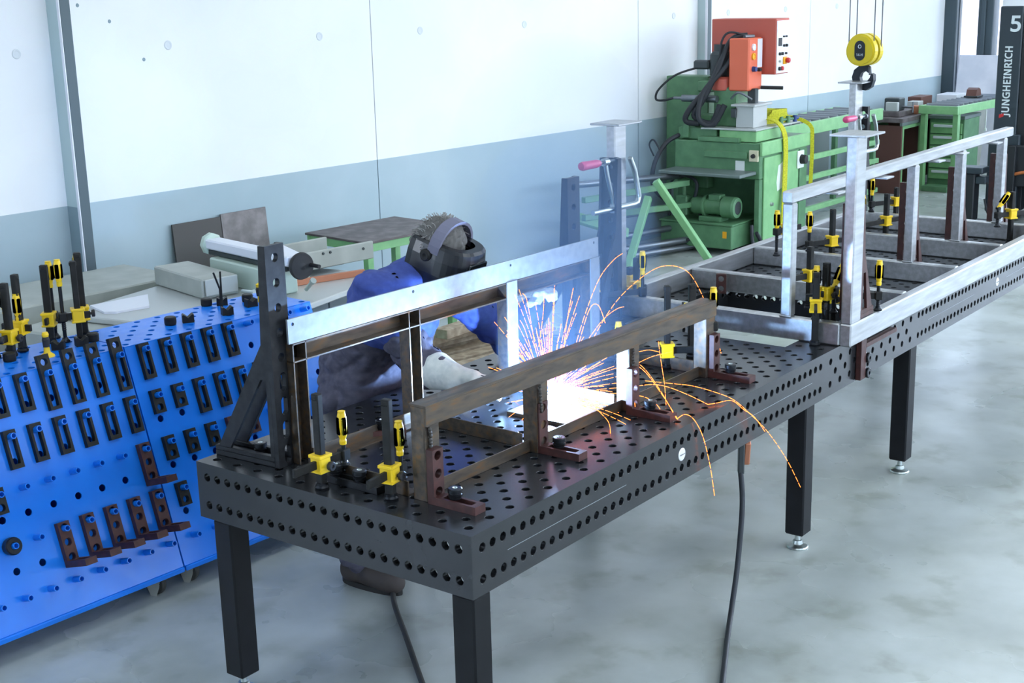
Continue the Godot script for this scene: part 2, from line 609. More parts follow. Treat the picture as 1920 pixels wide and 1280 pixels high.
func room() -> void:
	struct("floor", G.new().box(Vector3(4.3, -0.1, 0.9), Vector3(24.0, 0.2, 14.0)), "concrete")
	struct("ceiling", G.new().box(Vector3(4.3, ROOF + 0.16, 0.9), Vector3(24.0, 0.3, 14.0)), "ceiling")
	# back wall: precast panels with a painted plinth band, turned 4.2 degrees against the tables
	var w := shell("wall_back", Vector3(8, 0, -4.5), -atan(0.0734))
	var j := [-13.14, -9.83, -6.52, -3.22, 0.095, 3.22, 6.69]
	for i in j.size() - 1:
		struct("upper_panel", G.new().span(Vector3(j[i] + 0.004, 1.14, -0.2), Vector3(j[i + 1] - 0.004, ROOF, 0.0)), "wall_white", w)
		struct("plinth_panel", G.new().span(Vector3(j[i] + 0.004, 0.0, -0.2), Vector3(j[i + 1] - 0.004, 1.14, 0.0)), "wall_band", w)
	struct("backing", G.new().span(Vector3(-13.2, 0, -0.32), Vector3(6.69, ROOF, -0.21)), "wall_white", w)
	var plug := G.new().at(Vector3.ZERO, turn_x(PI / 2)).lathe([Vector2(0, 0.002), Vector2(0.015, 0.002), Vector2(0.02, 0.004), Vector2(0.027, 0.004), Vector2(0.03, 0.0)], 16).mesh()
	var dot := G.new().at(Vector3.ZERO, turn_x(PI / 2)).lathe([Vector2(0, 0.002), Vector2(0.009, 0.002), Vector2(0.012, 0.0)], 10).mesh()
	for x in [-6.06, -5.0, -3.72, -2.71, -1.49, 0.66, 1.6, 2.7, 3.8, 4.9]:
		struct("tie_plug", plug, "plug", w).position = Vector3(x, 2.07, 0)
	for p in [[-5.625, 2.336], [-5.414, 2.234], [-5.19, 1.99], [-6.3, 1.86], [-4.3, 2.4], [-0.4, 2.25]]:
		struct("air_hole", dot, "pillar_band", w).position = Vector3(p[0], p[1], 0)
	# wall columns: light flank, bright flange edge, dark grey front
	for s in [-5.835, 1.061]:
		var deep := 0.13 if s < 0.0 else 0.1
		var o := shell("trim_column", Vector3(8, 0, -4.5) + Vector3(cos(atan(0.0734)), 0, sin(atan(0.0734))) * s, -atan(0.0734))
		struct("flank", G.new().span(Vector3(0, 1.14, 0.0), Vector3(0.068, ROOF, deep)), "pillar_light", o)
		struct("flank_band", G.new().span(Vector3(0, 0.0, 0.0), Vector3(0.068, 1.14, deep)), "pillar_band", o)
		struct("flange", G.new().span(Vector3(0.004, 0.0, deep), Vector3(0.072, ROOF, deep + 0.012), 0.003), "steel_grey", o)
		struct("flange_edge", G.new().span(Vector3(-0.003, 0.0, deep - 0.012), Vector3(0.003, ROOF, deep + 0.012)), "panel_white", o)
		struct("gutter", G.new().span(Vector3(0.068, 0.0, deep - 0.04), Vector3(0.074, ROOF, deep - 0.0005)), "frame_grey", o)
	# end wall with glazing: grey posts, panes between
	var e := shell("wall_end", Vector3(14.67, 0, 0))
	struct("panel", G.new().span(Vector3(0, 0, -4.3), Vector3(0.2, 0.7, 8.0)), "wall_band", e)
	struct("panel", G.new().span(Vector3(0, 4.4, -4.3), Vector3(0.2, ROOF, 8.0)), "wall_white", e)
	struct("panel", G.new().span(Vector3(0, 0.7, -3.34), Vector3(0.2, 4.4, -1.2)), "wall_white", e)
	struct("panel", G.new().span(Vector3(0, 0.7, 6.4), Vector3(0.2, 4.4, 8.0)), "wall_white", e)
	var wf := shell("window_1", Vector3(14.67, 0, 0))
	struct("window_post", G.new().span(Vector3(-0.12, 0.0, -4.02), Vector3(0.12, 4.4, -3.86), 0.01), "frame_grey", wf)
	struct("window_jamb", G.new().span(Vector3(-0.02, 0.7, -3.86), Vector3(0.05, 4.4, -3.83), 0.004), "panel_white", wf)
	struct("window_post", G.new().span(Vector3(-0.1, 0.0, -3.6), Vector3(0.12, 4.4, -3.41), 0.01), "frame_grey", wf)
	struct("window_rib", G.new().span(Vector3(-0.13, 0.0, -3.55), Vector3(-0.1, 4.4, -3.5), 0.006), "frame_grey", wf)
	struct("pane", G.new().span(Vector3(0.02, 0.7, -3.83), Vector3(0.03, 4.4, -3.6)), "glass", wf)
	var k := 2
	for z in [-1.2, 0.7, 2.6, 4.5]:
		var o := shell("window_%d" % k, Vector3(14.67, 0, z))
		k += 1
		struct("pane", G.new().span(Vector3(0.06, 0.7, 0.06), Vector3(0.07, 4.4, 1.84)), "glass", o)
		var f := G.new()
		f.span(Vector3(0, 0.7, 0.0), Vector3(0.14, 4.4, 0.06), 0.005).span(Vector3(0, 0.7, 1.84), Vector3(0.14, 4.4, 1.9), 0.005)
		f.span(Vector3(0, 0.7, 0.06), Vector3(0.14, 0.78, 1.84), 0.005).span(Vector3(0, 4.32, 0.06), Vector3(0.14, 4.4, 1.84), 0.005).span(Vector3(0, 2.4, 0.06), Vector3(0.14, 2.46, 1.84), 0.005)
		struct("window_frame", f, "frame_grey", o)
	# window wall behind the camera's right shoulder and the wall to its left
	var r := shell("wall_front", Vector3(0, 0, 7.6))
	struct("panel", G.new().span(Vector3(-7.6, 0, 0), Vector3(14.9, 1.2, 0.2)), "wall_white", r)
	struct("panel", G.new().span(Vector3(-7.6, 4.2, 0), Vector3(14.9, ROOF, 0.2)), "wall_white", r)
	var x0 := -7.6
	for x in [-4.0, 0.0, 4.0, 8.0, 12.0]:
		struct("panel", G.new().span(Vector3(x0, 1.2, 0), Vector3(x, 4.2, 0.2)), "wall_white", r)
		x0 = x + 2.6
		var o := shell("window_%d" % k, Vector3(x, 0, 7.6))
		k += 1
		struct("pane", G.new().span(Vector3(0.05, 1.25, 0.08), Vector3(2.55, 4.15, 0.09)), "glass", o)
		var f := G.new()
		for s in [0.0, 1.275, 2.55]:
			f.span(Vector3(s, 1.2, 0.02), Vector3(s + 0.05, 4.2, 0.16), 0.004)
		f.span(Vector3(0, 1.2, 0.02), Vector3(2.6, 1.25, 0.16), 0.004).span(Vector3(0, 4.15, 0.02), Vector3(2.6, 4.2, 0.16), 0.004)
		struct("window_frame", f, "frame_grey", o)
	struct("panel", G.new().span(Vector3(x0, 1.2, 0), Vector3(14.9, 4.2, 0.2)), "wall_white", r)
	struct("wall_left", G.new().span(Vector3(-7.8, 0, -6.1), Vector3(-7.6, ROOF, 7.8)), "wall_white")

# ---------------------------------------------------------------- perforated tables
const TOP := 0.85


# plate in local xy with 28 mm holes on a 50 mm lattice; parity 0: every second point, 1: rows given
func hole_plate(lx: float, ly: float, rows: Array, every: bool, shift := 0) -> G:
	var g := G.new()
	var nx := int(round(lx / 0.05))
	var ys := [0.0]
	for i in rows.size() - 1:
		ys.append((rows[i] + rows[i + 1]) / 2.0)
	ys.append(ly)
	for j in rows.size():
		for i in range(1, nx):
			var x := i * 0.05
			var a := 0.0 if i == 1 else x - 0.025
			var b := lx if i == nx - 1 else x + 0.025
			var hole: bool = every or (i + j + shift) % 2 == 0
			g.cell(a, b, ys[j], ys[j + 1], 0.0, 0.025, Vector2(x, rows[j]), 0.014 if hole else 0.0, 0.0, false, 0.0015)
	return g


func lattice(n: int) -> Array:
	var r := []
	for i in n:
		r.append(0.05 * (i + 1))
	return r


func leg_meshes() -> Array:
	var leg := G.new().span(Vector3(-0.0425, 0.068, -0.0425), Vector3(0.0425, 0.65, 0.0425), 0.006).mesh()
	var foot := G.new().lathe([Vector2(0, 0), Vector2(0.045, 0), Vector2(0.047, 0.005), Vector2(0.044, 0.01), Vector2(0.022, 0.018), Vector2(0.02, 0.03), Vector2(0.019, 0.034), Vector2(0.012, 0.036), Vector2(0.011, 0.07), Vector2(0, 0.07)], 20).mesh()
	return [leg, foot]


func tables() -> void:
	var lm := leg_meshes()
	var top := hole_plate(2.4, 1.2, lattice(23), false, 1).mesh()
	var long := hole_plate(2.4, 0.2, [0.05, 0.15], true).mesh()
	var short := hole_plate(1.2, 0.2, [0.05, 0.15], true).mesh()
	var disc := G.new().at(Vector3.ZERO, turn_x(PI / 2)).lathe([Vector2(0, 0.002), Vector2(0.021, 0.002), Vector2(0.024, 0.0)], 28).mesh()
	for i in 2:
		var x0 := 0.0 if i == 0 else 3.4
		var t := thing("welding_table", "black perforated welding table carrying the rusty frame being welded" if i == 0 else "black perforated welding table under the bright steel frame with raised top rail", "table", Vector3(x0, 0, 0))
		part(t, "top_plate", top, "table_steel").transform = Transform3D(Basis(Vector3.RIGHT, Vector3(0, 0, -1), Vector3.UP), Vector3(0, TOP, 0))
		part(t, "side_panel", long, "table_steel").position = Vector3(0, TOP - 0.2, 0)
		part(t, "side_panel", long, "table_steel").transform = Transform3D(turn_y(PI), Vector3(2.4, TOP - 0.2, -1.2))
		part(t, "end_panel", short, "table_steel").transform = Transform3D(turn_y(-PI / 2), Vector3(0, TOP - 0.2, -1.2))
		part(t, "end_panel", short, "table_steel").transform = Transform3D(turn_y(PI / 2), Vector3(2.4, TOP - 0.2, 0))
		part(t, "lower_edge", G.new().span(Vector3(0.001, TOP - 0.2, -0.024), Vector3(2.399, TOP - 0.1995, -0.001)).span(Vector3(0.001, TOP - 0.2, -1.199), Vector3(2.399, TOP - 0.1995, -1.176)).span(Vector3(0.001, TOP - 0.2, -1.176), Vector3(0.024, TOP - 0.1995, -0.024)).span(Vector3(2.376, TOP - 0.2, -1.176), Vector3(2.399, TOP - 0.1995, -0.024)), "table_steel")
		for s in [[0.17, 0.83], [1.35, 2.27]]:
			part(t, "scale_line", G.new().span(Vector3(s[0], 0.7492, 0), Vector3(s[1], 0.7508, 0.0006)), "scale_line")
		var b := part(t, "badge", disc, "badge", "round white maker's badge")
		b.position = Vector3(1.2, 0.75, 0)
		words(b, "siegmund", 0.0085, 0.0004, "ink", Transform3D(Basis(), Vector3(0, 0, 0.0022)))
		for p in ([[0.0455, -0.0455], [0.0455, -1.10], [2.28, -0.05], [2.28, -1.15]] if i == 0 else [[0.02, -0.048], [0.02, -1.15], [2.35, -0.05], [2.35, -1.15]]):
			var l := part(t, "leg", lm[0], "leg_black")
			l.position = Vector3(p[0], 0, p[1])
			part(l, "levelling_foot", lm[1], "zinc")
	# two bridge beams between the tables, open floor between them
	var bt := hole_plate(1.0, 0.19, [0.05, 0.1, 0.15], false, 1).mesh()
	var bs := hole_plate(1.0, 0.2, [0.05, 0.1, 0.15], false, 1).mesh()
	for z in [0.0, -1.01]:
		var o := thing("bridge_beam", "dark perforated bridge beam joining both tables on the " + ("open floor side" if z == 0.0 else "side towards the wall"), "beam", Vector3(2.4, 0, z))
		part(o, "top_plate", bt, "table_steel").transform = Transform3D(Basis(Vector3.RIGHT, Vector3(0, 0, -1), Vector3.UP), Vector3(0, TOP, 0))
		part(o, "side_panel", bs, "table_steel").position = Vector3(0, TOP - 0.2, 0)
		part(o, "side_panel", bs, "table_steel").transform = Transform3D(turn_y(PI), Vector3(1.0, TOP - 0.2, -0.19))
		part(o, "bottom_plate", G.new().span(Vector3(0.001, TOP - 0.2, -0.165), Vector3(0.999, TOP - 0.19, -0.026)), "table_steel")


# ---------------------------------------------------------------- workpieces
# channel opening towards +z: web at the back, two flanges, running along local y from 0 to h
func channel(w: float, d: float, h: float, th := 0.006) -> G:
	return G.new().span(Vector3(0, 0, -d), Vector3(w, h, -d + th)).span(Vector3(0, 0, -d + th), Vector3(th, h, 0), 0.0008).span(Vector3(w - th, 0, -d + th), Vector3(w, h, 0), 0.0008)


func rusty_frame() -> void:
	var o := thing("rusty_steel_frame", "half-welded rusty steel angle frame with tall back rail standing on the black table", "steel frame", Vector3(0.14, TOP, -0.277), deg_to_rad(-1.5))
	# rear side: four channel posts, a channel rail and a bright flat bar over it
	var zf := -0.593
	var post := channel(0.062, 0.05, 0.418).mesh()
	for x in [0.012, 0.572, 1.132, 1.69]:
		part(o, "rear_post", post, "rust_steel").position = Vector3(x, 0, zf)
	for x in [1.132, 1.69]:
		part(o, "added_post_face", G.new().span(Vector3(x, 0.0, zf), Vector3(x + 0.062, 0.42, zf + 0.006), 0.001), "mill_steel", "pale plate added so the rear post face shows white near the arc")  # added in paler steel to carry the arc's brightness on these posts
	var rail := G.new().at(Vector3(1.752, 0.352, zf), turn_z(PI / 2)).span(Vector3(0, 0, -0.05), Vector3(0.066, 1.74, -0.044)).span(Vector3(0, 0, -0.044), Vector3(0.006, 1.74, 0), 0.0008).span(Vector3(0.06, 0, -0.044), Vector3(0.066, 1.74, 0), 0.0008)
	part(o, "rear_rail", rail, "rust_steel")
	var bar := G.new()
	var hx := [0.02, 0.602, 1.162, 1.722]
	bar.at(Vector3(0, 0.42, zf))
	var xs := [-0.002, 0.3, 0.88, 1.44, 1.754]
	for i in 4:
		bar.cell(xs[i], xs[i + 1], 0.0, 0.083, 0.0, 0.008, Vector2(hx[i], 0.064), 0.006, 0.0, true, 0.0, 10)
	bar.rim(-0.002, 1.754, 0.0, 0.083, -0.008, 0.0)
	part(o, "top_bar", bar, "mill_steel", "bright flat bar along the top of the back side")
	# near side: angle rail on four angle posts
	part(o, "near_rail", G.new().span(Vector3(0, 0.303, -0.07), Vector3(1.725, 0.31, 0), 0.001).span(Vector3(0, 0.245, -0.007), Vector3(1.725, 0.303, 0), 0.001), "rust_steel")
	for x in [0.0, 0.555, 1.115, 1.66]:
		part(o, "near_post", G.new().span(Vector3(x, 0, -0.065), Vector3(x + 0.007, 0.303, -0.007), 0.001).span(Vector3(x, 0, -0.014), Vector3(x + 0.065, 0.246, -0.0072), 0.001), "rust_steel")
	# floor members
	part(o, "bottom_rail", G.new().span(Vector3(0.07, 0, -0.045), Vector3(1.66, 0.042, -0.04), 0.001).span(Vector3(0.07, 0, -0.085), Vector3(1.66, 0.005, -0.045)), "rust_steel")
	part(o, "bottom_rail", G.new().span(Vector3(0.07, 0, zf + 0.0), Vector3(1.69, 0.045, zf + 0.006), 0.001).span(Vector3(0.07, 0, zf + 0.006), Vector3(1.69, 0.005, zf + 0.05)), "rust_steel")
	for x in [0.002, 0.575, 1.135, 1.70]:
		part(o, "cross_member", G.new().span(Vector3(x, 0, zf + 0.052), Vector3(x + 0.006, 0.05, -0.09), 0.001).span(Vector3(x + 0.006, 0, zf + 0.052), Vector3(x + 0.05, 0.006, -0.09)), "rust_steel")
	part(o, "added_arc_shield", G.new().span(Vector3(0.84, 0.0, -0.37), Vector3(1.13, 0.012, -0.09), 0.001), "rust_steel")  # added plate, keeps arc light from falling through the table holes
	# weld beads where the members meet
	for x in [0.03, 0.585, 1.145]:
		var w := G.new()
		for i in 9:
			w.at(Vector3(x - 0.02 + rng.randf() * 0.008, 0.235 - i * 0.011, 0.0005)).lathe([Vector2(0, -0.008), Vector2(0.005, -0.005), Vector2(0.0065, 0), Vector2(0.005, 0.005), Vector2(0, 0.008)], 6)
		part(o, "weld_bead", w, "weld")


func tubebar(lo: Vector3, hi: Vector3) -> G:
	return G.new().span(lo, hi, 0.006)


func bright_frame() -> void:
	var o := thing("bright_steel_frame", "bare bright steel tube frame with posts and raised rail clamped on the rear table", "steel frame", Vector3(0, TOP, 0))
	part(o, "long_rail", tubebar(Vector3(2.528, 0.0005, 0.0), Vector3(5.36, 0.1, 0.052)), "bare_steel")
	part(o, "long_rail", tubebar(Vector3(2.528, 0.0005, -1.19), Vector3(5.36, 0.1, -1.14)), "bare_steel")
	for x in [2.528, 3.24, 3.93, 4.62, 5.31]:
		part(o, "cross_rail", tubebar(Vector3(x, 0.0005, -1.139), Vector3(x + 0.05, 0.099, -0.001)), "bare_steel")
	for x in [2.53, 3.935, 4.625, 5.312]:
		part(o, "post", tubebar(Vector3(x, 0.1, -0.282), Vector3(x + 0.05, 0.599, -0.232)), "bare_steel")
	part(o, "top_rail", tubebar(Vector3(2.526, 0.6, -0.284), Vector3(5.46, 0.652, -0.232)), "bare_steel")
	for p in [[2.53, 0.001], [2.53, -1.19], [5.26, -1.19]]:
		part(o, "tall_post", tubebar(Vector3(p[0], 0.1, p[1]), Vector3(p[0] + 0.1, 0.9, p[1] + 0.05)), "bare_steel")
		part(o, "head_plate", G.new().span(Vector3(p[0] - 0.05, 0.9005, p[1] - 0.055), Vector3(p[0] + 0.15, 0.91, p[1] + 0.105), 0.002), "bare_steel")
	for x in [2.9, 3.45, 4.14, 4.5, 5.05]:
		part(o, "tab_plate", G.new().span(Vector3(x, 0.592, -0.26), Vector3(x + 0.09, 0.5995, -0.19), 0.001), "bare_steel")
	for p in [[2.53, -0.257], [3.935, -0.257], [4.625, -0.257], [5.312, -0.257]]:
		part(o, "weld_seam", G.new().tube([Vector3(p[0] - 0.001, 0.102, p[1] - 0.027), Vector3(p[0] - 0.001, 0.102, p[1] + 0.027)], 0.004, 6), "bare_steel")


# ---------------------------------------------------------------- stops, squares, bolts
# angle stop: upright with three holes, slotted foot towards +z
func angle_stop(h := 0.175, foot := 0.16) -> Node3D:
	var o := Node3D.new()
	var u := G.new()
	var d := h / 3.0
	for i in 3:
		u.cell(-0.025, 0.025, i * d, (i + 1) * d, 0.0, 0.026, Vector2(0, (i + 0.5) * d + 0.008), 0.0145, 0.0, true, 0.002)
	u.rim(-0.025, 0.025, 0, h, -0.026, 0.0)
	part(o, "upright", u, "maroon")
	var f := G.new().at(Vector3(0, 0.026, 0), turn_x(-PI / 2))
	f.cell(-0.025, 0.025, -foot, 0.0, 0.0, 0.026, Vector2(0, -foot / 2), 0.0145, foot / 2 - 0.032, true, 0.001)
	f.rim(-0.025, 0.025, -foot, 0.0, -0.026, 0.0)
	part(o, "slotted_foot", f, "maroon")
	return o


# slotted flat bar hanging along local y; b: half slot length, hole above it
func slot_bar(h: float, b: float, hole: bool) -> G:
	var g := G.new()
	var top := 0.0
	if hole:
		g.cell(-0.025, 0.025, h - 0.06, h, 0.0, 0.022, Vector2(0, h - 0.03), 0.0145, 0.0, true, 0.001)
		top = 0.06
	g.cell(-0.025, 0.025, 0.0, h - top, 0.0, 0.022, Vector2(0, (h - top) / 2), 0.0145, b, true, 0.001)
	g.rim(-0.025, 0.025, 0, h, -0.022, 0.0)
	return g


func two_hole_bar(h: float) -> G:
	var g := G.new()
	for i in 2:
		g.cell(-0.025, 0.025, i * h / 2, (i + 1) * h / 2, 0.0, 0.022, Vector2(0, (i + 0.5) * h / 2), 0.0145, 0.0, true, 0.001)
	g.rim(-0.025, 0.025, 0, h, -0.022, 0.0)
	return g


# clamping square: perforated plate facing +z, rib and strut behind it, foot towards -z
func stop_square(h: float, foot: float, w: float, mt: String) -> Node3D:
	var o := Node3D.new()
	var u := G.new()
	var n := int(h / 0.08)
	var d := h / n
	for i in n:
		var up := i >= n / 2
		u.cell(-w / 2, w / 2, i * d, (i + 1) * d, 0.0, 0.018, Vector2(0, (i + 0.5) * d), 0.0145, 0.0 if up else d / 2 - 0.024, true, 0.001)
	u.rim(-w / 2, w / 2, 0, h, -0.018, 0.0)
	part(o, "face_plate", u, mt)
	# side webs with a triangular window
	for s in [-1.0, 1.0]:
		var g := G.new().at(Vector3(s * (w / 2 - 0.006), 0, 0), turn_y(PI / 2))
		g.prism([Vector2(0.018, h), Vector2(0.03, h), Vector2(0.048, h * 0.56), Vector2(foot - 0.02, 0.036), Vector2(foot - 0.075, 0.036), Vector2(0.06, h * 0.4), Vector2(0.018, h * 0.4)], -0.006, 0.006)
		g.prism([Vector2(0.0185, 0.036), Vector2(0.0185, h * 0.4), Vector2(0.036, h * 0.4), Vector2(0.036, 0.036)], -0.006, 0.006)
		part(o, "side_web", g, mt)
	var b := G.new()
	b.span(Vector3(-w / 2, 0, -foot), Vector3(w / 2, 0.018, -0.018), 0.002)
	for s in [-1.0, 1.0]:
		b.span(Vector3(s * w / 2 - s * 0.022, 0.018, -foot), Vector3(s * w / 2, 0.036, -0.018), 0.003)
	part(o, "foot", b, mt)
	return o


func place(o: Node3D, called: String, label: String, category: String, where: Vector3, turn := 0.0, group := "") -> Node3D:
	o.name = numbered(called)
	add_child(o, true)
	o.position = where
	o.rotation.y = turn
	return tag(o, label, category, group)


func bolt(where: Vector3, label: String, group := "") -> void:
	var o := thing("clamping_bolt", label, "bolt", where, rng.randf() * 6.0, group)
	part(o, "head", bolt_head, "bolt_black")
	part(o, "hex_socket", bolt_hex, "zinc")


var bolt_head: Mesh
var bolt_hex: Mesh


func table_tools() -> void:
	bolt_head = G.new().lathe([Vector2(0, 0), Vector2(0.017, 0), Vector2(0.017, 0.004), Vector2(0.021, 0.006), Vector2(0.022, 0.014), Vector2(0.019, 0.016), Vector2(0.019, 0.019), Vector2(0.023, 0.021), Vector2(0.023, 0.032), Vector2(0.02, 0.035), Vector2(0.009, 0.035), Vector2(0.009, 0.028), Vector2(0, 0.028)], 20).mesh()
	bolt_hex = G.new().lathe([Vector2(0.006, 0.029), Vector2(0.0088, 0.036), Vector2(0.0095, 0.0355)], 6).mesh()
	# maroon angle stops along the near rail of the rusty frame
	var st := angle_stop()
	var lab := ["maroon angle stop at the open end of the rusty frame", "maroon angle stop at the post beside the welding glare", "maroon angle stop half hidden by flying sparks", "maroon angle stop at the far corner post of the rusty frame"]
	var px := [[0.157, -0.25], [0.725, -0.262], [1.25, -0.225], [1.84, -0.215]]
	for i in 4:
		var s: Node3D = st if i == 0 else st.duplicate()
		place(s, "angle_stop", lab[i], "angle stop", Vector3(px[i][0], TOP + 0.0003, px[i][1]))
		bolt(Vector3(px[i][0] + 0.004, TOP + 0.0265, px[i][1] + 0.06), "black clamping bolt in the foot slot of a maroon angle stop", "bolts in the maroon angle stops")
	# short maroon stop lying behind the rusty frame, with its bolt
	solo("flat_stop", slot_bar(0.16, 0.045, false), "maroon", "maroon slotted flat stop lying inside the rusty frame", "stop bar", Vector3(0.62, TOP + 0.023, -0.80), 0.0).rotation = Vector3(-PI / 2, 0, 0.9)
	bolt(Vector3(0.555, TOP + 0.0235, -0.85), "black clamping bolt on the flat maroon stop inside the rusty frame")
	# black slotted stop with two bolts at the open end
	solo("flat_stop", slot_bar(0.25, 0.09, false), "tool_dark", "black slotted flat stop lying between the two nearest clamps", "stop bar", Vector3(0.125, TOP + 0.0225, -0.46), 0.0).rotation = Vector3(-PI / 2, 0, 0)
	for z in [-0.66, -0.555]:
		bolt(Vector3(0.125, TOP + 0.0228, z), "black clamping bolt in the black slotted stop between two clamps", "bolts in the black slotted stop")
	# big squares
	var sq := stop_square(0.75, 0.3, 0.088, "tool_dark")
	place(sq, "clamping_square", "tall black perforated clamping square at the open end of the rusty frame", "square", Vector3(0.145, TOP + 0.0003, -0.9), deg_to_rad(3))
	place(sq.duplicate(), "clamping_square", "tall perforated clamping square in blue smoke at the bar's far end", "square", Vector3(1.885, TOP + 0.0003, -0.93))
	place(stop_square(0.75, 0.22, 0.1, "tool_dark"), "clamping_square", "tall dark square held to a bright post by pink-handled clamp", "square", Vector3(2.525, TOP + 0.0003, -1.152), PI / 2)
	bolt(Vector3(0.15, TOP + 0.019, -1.04), "black clamping bolt on the foot of the tall black square")
	var sm := stop_square(0.5, 0.16, 0.09, "maroon")
	var b := 0
	for p in [[2.632, 0.1, -0.005, "maroon clamping square standing on the long rail behind the tall post"], [3.987, 0.0, -0.29, "maroon clamping square behind the post above the middle of the frame"], [4.677, 0.0, -0.288, "maroon clamping square behind the last post but one of the rail"], [5.364, 0.0, -0.285, "maroon clamping square behind the last post of the raised rail"]]:
		var s: Node3D = sm if b == 0 else sm.duplicate()
		place(s, "clamping_square", p[3], "square", Vector3(p[0], TOP + 0.0005 + p[1], p[2]), -PI / 2)
		b += 1
	var s4 := stop_square(0.75, 0.2, 0.06, "tool_dark")
	place(s4, "clamping_square", "tall dark square held to the post under the crane hook", "square", Vector3(5.362, TOP + 0.0005, -1.135), -PI / 2)
	# two-hole maroon block on the far rail, and the corner angle bolted to the beam
	solo("stop_block", two_hole_bar(0.1), "maroon", "small maroon two-hole block standing inside the bright frame", "stop block", Vector3(3.18, TOP + 0.1, -0.93), -PI / 2 + 0.4).position.y = TOP + 0.0015
	var cs := thing("corner_stop", "maroon angle stop bolted to the side of the bridge beam", "angle stop", Vector3(2.74, 0.685, 0.0))
	part(cs, "upright", G.new().span(Vector3(-0.03, -0.03, 0.001), Vector3(0.025, 0.164, 0.027), 0.002), "maroon")
	part(cs, "slotted_arm", G.new().span(Vector3(0.025, 0.11, 0.001), Vector3(0.37, 0.13, 0.01), 0.001).span(Vector3(0.025, 0.11, 0.012), Vector3(0.37, 0.13, 0.027), 0.001).span(Vector3(0.36, 0.11, 0.009), Vector3(0.37, 0.13, 0.013)), "maroon")
	for q in [[0.045, 0.06], [0.045, -0.01]]:
		var k := part(cs, "bolt_head", bolt_head, "bolt_black")
		k.transform = Transform3D(turn_x(PI / 2), Vector3(q[0], q[1], 0.002))


# ---------------------------------------------------------------- screw clamps
var grip_mesh := {}


func handle_parts(parent: Node3D, tr: Transform3D) -> void:
	# yellow body with two black inlays, local y up, bottom at 0, 112 mm long
	if grip_mesh.is_empty():
		grip_mesh.body = G.new().lathe([Vector2(0, 0), Vector2(0.011, 0), Vector2(0.012, 0.012), Vector2(0.0105, 0.018), Vector2(0.0135, 0.03), Vector2(0.0165, 0.06), Vector2(0.0165, 0.085), Vector2(0.014, 0.1), Vector2(0.012, 0.107), Vector2(0.0125, 0.112), Vector2(0, 0.112)], 16).mesh()
		var g := G.new()
		for k in 4:
			var a := TAU * k / 4.0 + 0.35
			g.at(Vector3(cos(a) * 0.0098, 0.063, sin(a) * 0.0098), Basis(Vector3(-sin(a), 0, cos(a)), Vector3.UP, Vector3(cos(a), 0, sin(a))))
			g.box(Vector3(0, 0, 0.0015), Vector3(0.0165, 0.06, 0.014), 0.004)
		grip_mesh.inlay = g.mesh()
	var h := part(parent, "handle", grip_mesh.body, "yellow", "yellow screw handle with black inlays")
	h.transform = tr
	part(h, "grip_inlay", grip_mesh.inlay, "grip_black")


# column in a table hole; arm along local x. All heights above the base.
func screw_clamp(label: String, where: Vector3, turn: float, h: float, ay: float, reach: float, pad: float, hb: float, tilt := 0.0, back := 0.12, group := "") -> Node3D:
	var o := thing("screw_clamp", label, "clamp", where, turn, group)
	part(o, "column", G.new().span(Vector3(-0.012, 0.0, -0.015), Vector3(0.012, h, 0.015), 0.003).span(Vector3(-0.015, h - 0.02, -0.011), Vector3(0.015, h - 0.004, 0.011), 0.003), "tool_black")
	part(o, "collar", G.new().lathe([Vector2(0.0, 0), Vector2(0.022, 0), Vector2(0.024, 0.006), Vector2(0.02, 0.012), Vector2(0.02, 0.02), Vector2(0.0, 0.02)], 16), "bolt_black")
	var s := part(o, "slide_block", G.new().span(Vector3(-0.024, ay - 0.026, -0.024), Vector3(0.024, ay + 0.03, 0.024), 0.004).span(Vector3(-0.028, ay + 0.02, -0.027), Vector3(0.028, ay + 0.031, 0.027), 0.002).span(Vector3(-0.028, ay - 0.028, -0.027), Vector3(0.028, ay - 0.02, 0.027), 0.002), "yellow", "yellow slide block")
	part(s, "lock_knob", G.new().at(Vector3(0.006, ay - 0.005, 0.026), turn_x(PI / 2)).lathe([Vector2(0, 0), Vector2(0.006, 0), Vector2(0.006, 0.008), Vector2(0.015, 0.009), Vector2(0.016, 0.02), Vector2(0.013, 0.023), Vector2(0.006, 0.023), Vector2(0.005, 0.019), Vector2(0, 0.019)], 14), "grip_black")
	part(o, "arm", G.new().span(Vector3(-back, ay - 0.015, -0.0065), Vector3(reach + 0.012, ay + 0.013, 0.0065), 0.002).span(Vector3(reach - 0.017, ay - 0.02, -0.017), Vector3(reach + 0.017, ay + 0.018, 0.017), 0.004), "tool_black")
	var sp := G.new().cyl(Vector3(reach, pad + 0.014, 0), Vector3(reach, hb, 0), 0.0078, 12)
	for i in 5:
		sp.at(Vector3(reach, ay - 0.055 + i * 0.008, 0)).lathe([Vector2(0.0078, -0.004), Vector2(0.0098, 0), Vector2(0.0078, 0.004)], 12)
	sp.at(Vector3.ZERO)
	var z := part(o, "spindle", sp, "bolt_black")
	part(z, "pressure_pad", G.new().at(Vector3(reach, pad, 0)).lathe([Vector2(0, 0), Vector2(0.019, 0), Vector2(0.02, 0.006), Vector2(0.014, 0.012), Vector2(0.011, 0.02), Vector2(0, 0.02)], 16), "bolt_black")
	if tilt != 0.0:
		part(z, "pivot", G.new().cyl(Vector3(reach, hb, -0.012), Vector3(reach, hb, 0.012), 0.01, 12), "bolt_black")
	handle_parts(z, Transform3D(turn_z(tilt), Vector3(reach, hb, 0)))
	return o


